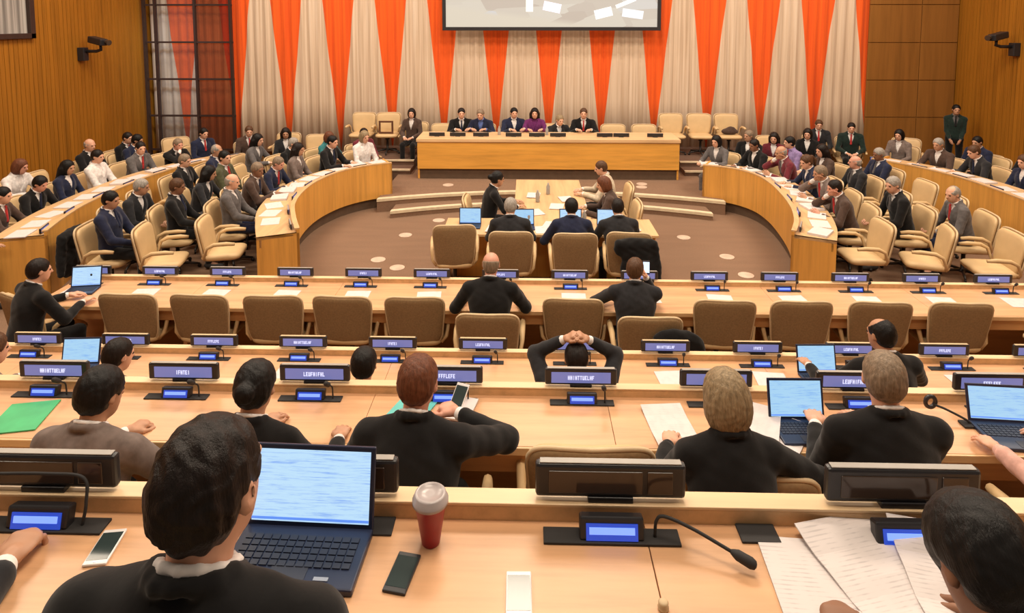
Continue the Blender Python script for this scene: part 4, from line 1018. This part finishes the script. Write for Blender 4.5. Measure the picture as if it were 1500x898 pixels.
def curved(HP, s, sh, dep, ztop, plinth, label):
    P = smooth2(HP); o = empty('curved_desk', label, 'desk', (WC + s * (HP[3][0] + sh), HP[3][1], 0)); c = o.location
    def S(name, d0, d1, z0, z1, m):
        bm = bmesh.new(); A = [(x - c[0], y - c[1]) for x, y in side_pts(offs(P, d0), s, sh)]; B = [(x - c[0], y - c[1]) for x, y in side_pts(offs(P, d1), s, sh)]
        strip(bm, A, B, z0, z1); return put(name, bm_me(name, bm), M[m], o)
    S('front_fascia', 0, .035, plinth, ztop + .05, 'fascia'); S('top_rail', -.004, .06, ztop + .05, ztop + .068, 'topY'); S('desk_top', .035, dep, ztop - .035, ztop, 'topY'); S('apron', dep - .06, dep - .035, ztop - .14, ztop - .035, 'face')
    if plinth: S('kick_base', .06, .10, 0, plinth, 'plinth')
    for q, i in enumerate((0, len(P) - 1)):
        a = offs(P, 0.0)[i]; b = offs(P, dep)[i]; t = Vector((b[0] - a[0], b[1] - a[1])).normalized(); nrm = (t.y * (-1), t.x) if i == 0 else (t.y, -t.x)
        pts = [(a[0], a[1]), (b[0], b[1]), (b[0] + nrm[0] * .035, b[1] + nrm[1] * .035), (a[0] + nrm[0] * .035, a[1] + nrm[1] * .035)]
        bm = bmesh.new(); prism(bm, [(x - c[0], y - c[1]) for x, y in side_pts(pts, s, sh)], 0, ztop + (.0 if i == 0 else .04)); put('end_panel', bm_me('end_panel', bm), M['fascia'], o)
    return P
P1 = smooth2(H1); P1R = smooth2(H1R); P2 = smooth2(H2)
SH = {-1: 0., 1: .2}
for s in (-1, 1):
    curved(H1 if s < 0 else H1R, s, 0, .53, .80, .19, '%s inner curved desk with golden wood front bordering the well' % SIDE[s])
    curved(H2, s, SH[s], .62, .84, 0, '%s outer curved desk along the %s side of the room' % (SIDE[s], SIDE[s]))
CODE = dict(k=('black suit', 'black'), n=('navy suit', 'navy'), g=('grey jacket', 'grey'), c=('charcoal suit', 'charcoal'), w=('white shirt', 'white'), m=('maroon top', 'maroon'), b=('brown jacket', 'brown'),
            p=('purple top', 'purple'), l=('lilac top', 'lilac'), o=('olive jacket', 'olive'), t=('taupe jacket', 'taupe'), e=('teal top', 'teal'), r=('red top', 'red'), u=('blue top', 'blue'))
FP = [dict(lean=10), dict(lean=16, head=(0, 22, 0)), dict(lean=8, head=(28, 8, 0)), dict(lean=-4, hl=(-.1, .34, .66), hr=(.1, .34, .66)), dict(lean=14, head=(-26, 10, 0), hl=(-.05, .42, .80), hr=(.06, .44, .81)),
      dict(lean=18, hr=(.02, .30, 1.06), pr=(.8, .3, -.8), flat=False, head=(0, 14, 0))]
LP = [dict(lean=-4, hl=(-.1, .34, .66), hr=(.1, .34, .66)), dict(lean=12, head=(20, 14, 0), hl=(-.1, .40, .66), hr=(.1, .40, .66)), dict(lean=2, head=(-20, 4, 0), hl=(-.12, .36, .64), hr=(.12, .36, .64))]
FX = [dict(fem=True, lean=10), dict(fem=True, lean=14, head=(16, 16, 0)), dict(fem=True, lean=4, hl=(-.1, .34, .66), hr=(.1, .34, .66))]
MH = [('short', 'dark'), ('short', 'black'), ('short', 'brown'), ('receding', 'grey'), ('short', 'grey'), ('bald', 'grey'), ('full', 'black'), ('short', 'greybrown')]
WH = [('long', 'dark'), ('bob', 'black'), ('bun', 'brown'), ('bob', 'blond'), ('long', 'black'), ('pony', 'brown'), ('bob', 'red')]
HN = {'short': 'short', 'receding': 'thinning', 'bald': 'little', 'full': 'thick', 'long': 'long', 'bob': 'bobbed', 'bun': 'pinned-up', 'pony': 'ponytailed'}
HCN = dict(dark='dark', black='black', brown='brown', grey='grey', greybrown='greying', blond='blond', red='auburn')
rnd = random.Random(12)
def row(P, s, sh, d, s0, step, codes, rowname, table):
    for k, ((h, y), t) in enumerate(along(offs(P, d), s0, step, len(codes))):
        c = codes[k]
        if c == ' ': continue
        x = WC + s * (h + sh); inward = Vector((-t.y * s, t.x * .5, 0)).normalized(); rz = math.atan2(-inward[0], inward[1]) + R(rnd.uniform(-9, 9))
        z = .0
        place = '%s seat of the %s' % (ORD[k], rowname)
        chair((x - inward[0] * .02, y - inward[1] * .02, z), rz, ('cream armchair, ' + place + (', empty' if c == '.' else ', occupied')), 'armchairs of the ' + rowname)
        if c == '.': continue
        fem = c.isupper(); nm, coat = CODE[c.lower()]; hr = rnd.choice(WH if fem else MH); sk = rnd.choice([0, 0, 3, 1, 1, 2])
        kw = dict(rnd.choice(FX if fem else (FP if table else LP)))
        person((x - inward[0] * .0, y - inward[1] * .0, z), rz, '%s in %s, %s %s hair, %s' % ('woman' if fem else 'man', nm, HN[hr[0]], HCN[hr[1]], place), hr, coat, sk, 'white' if c.lower() not in 'wplreu' else coat,
               None if fem or c == 'w' else rnd.choice([None, 'navy', 'red', 'grey']), rnd.choice(['black', 'charcoal', 'navy', 'grey']), 'people in the ' + rowname, rnd.uniform(.98, 1.05), **kw)
row(P1, -1, 0, .90, .70, .78, '.gbnTkWcn', 'left inner desk', True)
row(P1, -1, 0, 1.62, .66, .86, '.kCo.kEm', 'left middle row', False)
row(P1, -1, 0, 2.30, 1.0, .86, 'nc.knG', 'left third row', False)
row(P1R, 1, 0, .82, .66, .78, '.btNmkGc', 'right inner desk', True)
row(P1R, 1, 0, 1.55, .85, .86, '.k.cBlk.', 'right middle row', False)
row(P1R, 1, 0, 2.28, .95, .86, '.g..n', 'right third row', False)
row(P2, -1, SH[-1], .98, .1, .80, 'cbkNwgk', 'left outer desk', True)
row(P2, -1, SH[-1], 1.85, .25, .84, '...W.kn', 'left wall row', False)
row(P2, 1, SH[1], .98, .1, .80, '..gkNcb', 'right outer desk', True)
row(P2, 1, SH[1], 1.85, .25, .84, '..k.ck.', 'right wall row', False)
# plates and papers along the curved desks
for s in (-1, 1):
    for P, sh, d, z, nm, num, s0, st_ in ((P1 if s < 0 else P1R, 0, .09, .80, 'inner', 7, .3, .72), (P2, SH[s], .10, .84, 'outer', 7, .2, .78)):
        for k, ((h, y), t) in enumerate(along(offs(P, d), s0, st_, num)):
            x = WC + s * (h + sh); rz = math.atan2(-(-t.y * s), t.x) 
            nameplate((x, y, z), rz + R(180), 'small nameplate on the %s %s curved desk, %s from its near end' % (SIDE[s], nm, ORD[k]), 'nameplates on the %s %s curved desk' % (SIDE[s], nm), True, k, .72)
        for k, ((h, y), t) in enumerate(along(offs(P, d + .24), s0 - .05, st_ * .56, num * 2 - 1)):
            if rnd.random() < .08: continue
            x = WC + s * (h + sh); paper((x, y, z + .001), math.atan2(t.y * s, t.x) + R(90 + rnd.uniform(-20, 20)), 'white papers on the %s %s curved desk, %s from its near end' % (SIDE[s], nm, ORD[k]), 'papers on the %s %s curved desk' % (SIDE[s], nm), .24, .32, 0, rnd.choice([.003, .012, .03]))
# people at the back corners
for i, (x, y, a, c, fem, hr, sk, t) in enumerate(((-7.0, 13.2, -120, 'navy', 0, ('short', 'black'), 0, 'before the metal window grid'), (-6.1, 13.5, -150, 'brown', 0, ('short', 'brown'), 0, 'before the brown glass pane'), (-5.2, 13.3, -160, 'charcoal', 1, ('long', 'dark'), 1, 'behind the left inner desk tip'),
        (-8.3, 12.6, -100, 'black', 0, ('short', 'dark'), 0, 'near the left wall corner'), (6.0, 13.5, 150, 'black', 1, ('bob', 'dark'), 0, 'behind the right inner desk tip'), (7.3, 14.3, 160, 'green', 0, ('short', 'dark'), 0, 'before the right end of the curtain'),
        (6.75, 14.7, 165, 'charcoal', 0, ('short', 'brown'), 0, 'half hidden before the last orange point'), (7.9, 13.4, 130, 'taupe', 1, ('bob', 'black'), 0, 'before the dark panelling'), (9.0, 12.6, 110, 'navy', 0, ('short', 'black'), 1, 'near the standing man'), (5.1, 13.0, 150, 'maroon', 1, ('long', 'dark'), 0, 'beside the right inner desk tip'))):
    gap = CLN = {'navy': 'navy suit', 'brown': 'brown jacket', 'charcoal': 'charcoal jacket', 'black': 'black jacket', 'green': 'dark green jacket', 'taupe': 'taupe jacket', 'maroon': 'maroon top'}[c]
    person((x, y, .0), R(a), '%s in %s seated %s' % ('woman' if fem else 'man', gap, t), hr, c, sk, 'white', None if fem else 'red', fem=bool(fem), **(dict(lean=6, hl=(-.1, .34, .66), hr=(.1, .34, .66))))
    chair((x, y, 0), R(a), 'cream armchair of the person in %s %s' % (gap, t), 'armchairs in the back corners')
for i, (x, y, a, t) in enumerate(((-4.9, 14.3, 185, 'left of the side platform'), (-5.7, 14.5, 180, 'farther left of the side platform'), (5.6, 14.4, 180, 'right of the side platform'), (8.5, 14.2, 150, 'beside the dark panelling'), (-7.9, 13.9, -140, 'by the window grid'))):
    chair((x, y, 0), R(a), 'empty cream armchair against the back wall ' + t, 'empty armchairs in the back corners')
person((9.75, 14.5, 0), R(150), 'man standing in a dark suit against the right wood wall', ('short', 'black'), 'green', 1, 'grey', 'black', stand=True, lean=0, hl=(-.10, .20, .92), hr=(.10, .20, .92), pl=(-.35, -1, 0), pr=(.35, -1, 0), flat=False, head=(10, 4, 0), fem=True)

# ------------------------------------------------------------------ light
def area(loc, size, power, color=(1, .84, .66), rot=(0, 0, 0)):
    l = bpy.data.lights.new('ceiling_light', 'AREA'); l.shape = 'RECTANGLE'; l.size, l.size_y = size; l.energy = power; l.color = color
    o = bpy.data.objects.new('ceiling_light', l); COL.objects.link(o); o.location = loc; o.rotation_euler = rot; return o
for x in (-6, .4, 6.8):
    for y, pw in ((1.8, 175), (6.2, 290), (10.6, 270)): area((x, y, 7.4), (2.6, 1.4), pw)
for x in (-6., -1.6, 2.6, 7.2): area((x, 12.9, 7.2), (2.2, .5), 95, (1, .86, .72), (R(32), 0, 0))
sl = bpy.data.lights.new('curtain_cool_fill', 'SPOT'); sl.energy = 900; sl.color = (.66, .82, 1.); sl.spot_size = R(26); sl.spot_blend = .5; sl.shadow_soft_size = .4  # added cool spot inside the room, stands in for daylight on the curtain
so = bpy.data.objects.new('curtain_cool_fill', sl); COL.objects.link(so); so.location = (-6.9, 10.6, 6.6); so.rotation_euler = (Vector((-8.85, 15.6, 2.4)) - so.location).to_track_quat('-Z', 'Y').to_euler()
w = bpy.data.worlds.new('world'); SC.world = w; w.use_nodes = True
bg = w.node_tree.nodes['Background']; bg.inputs[0].default_value = (1, .80, .62, 1); bg.inputs[1].default_value = .22
SC.view_settings.view_transform = 'Standard'; SC.view_settings.look = 'None'; SC.view_settings.exposure = 0; SC.view_settings.gamma = 1
SC.view_settings.use_curve_mapping = False
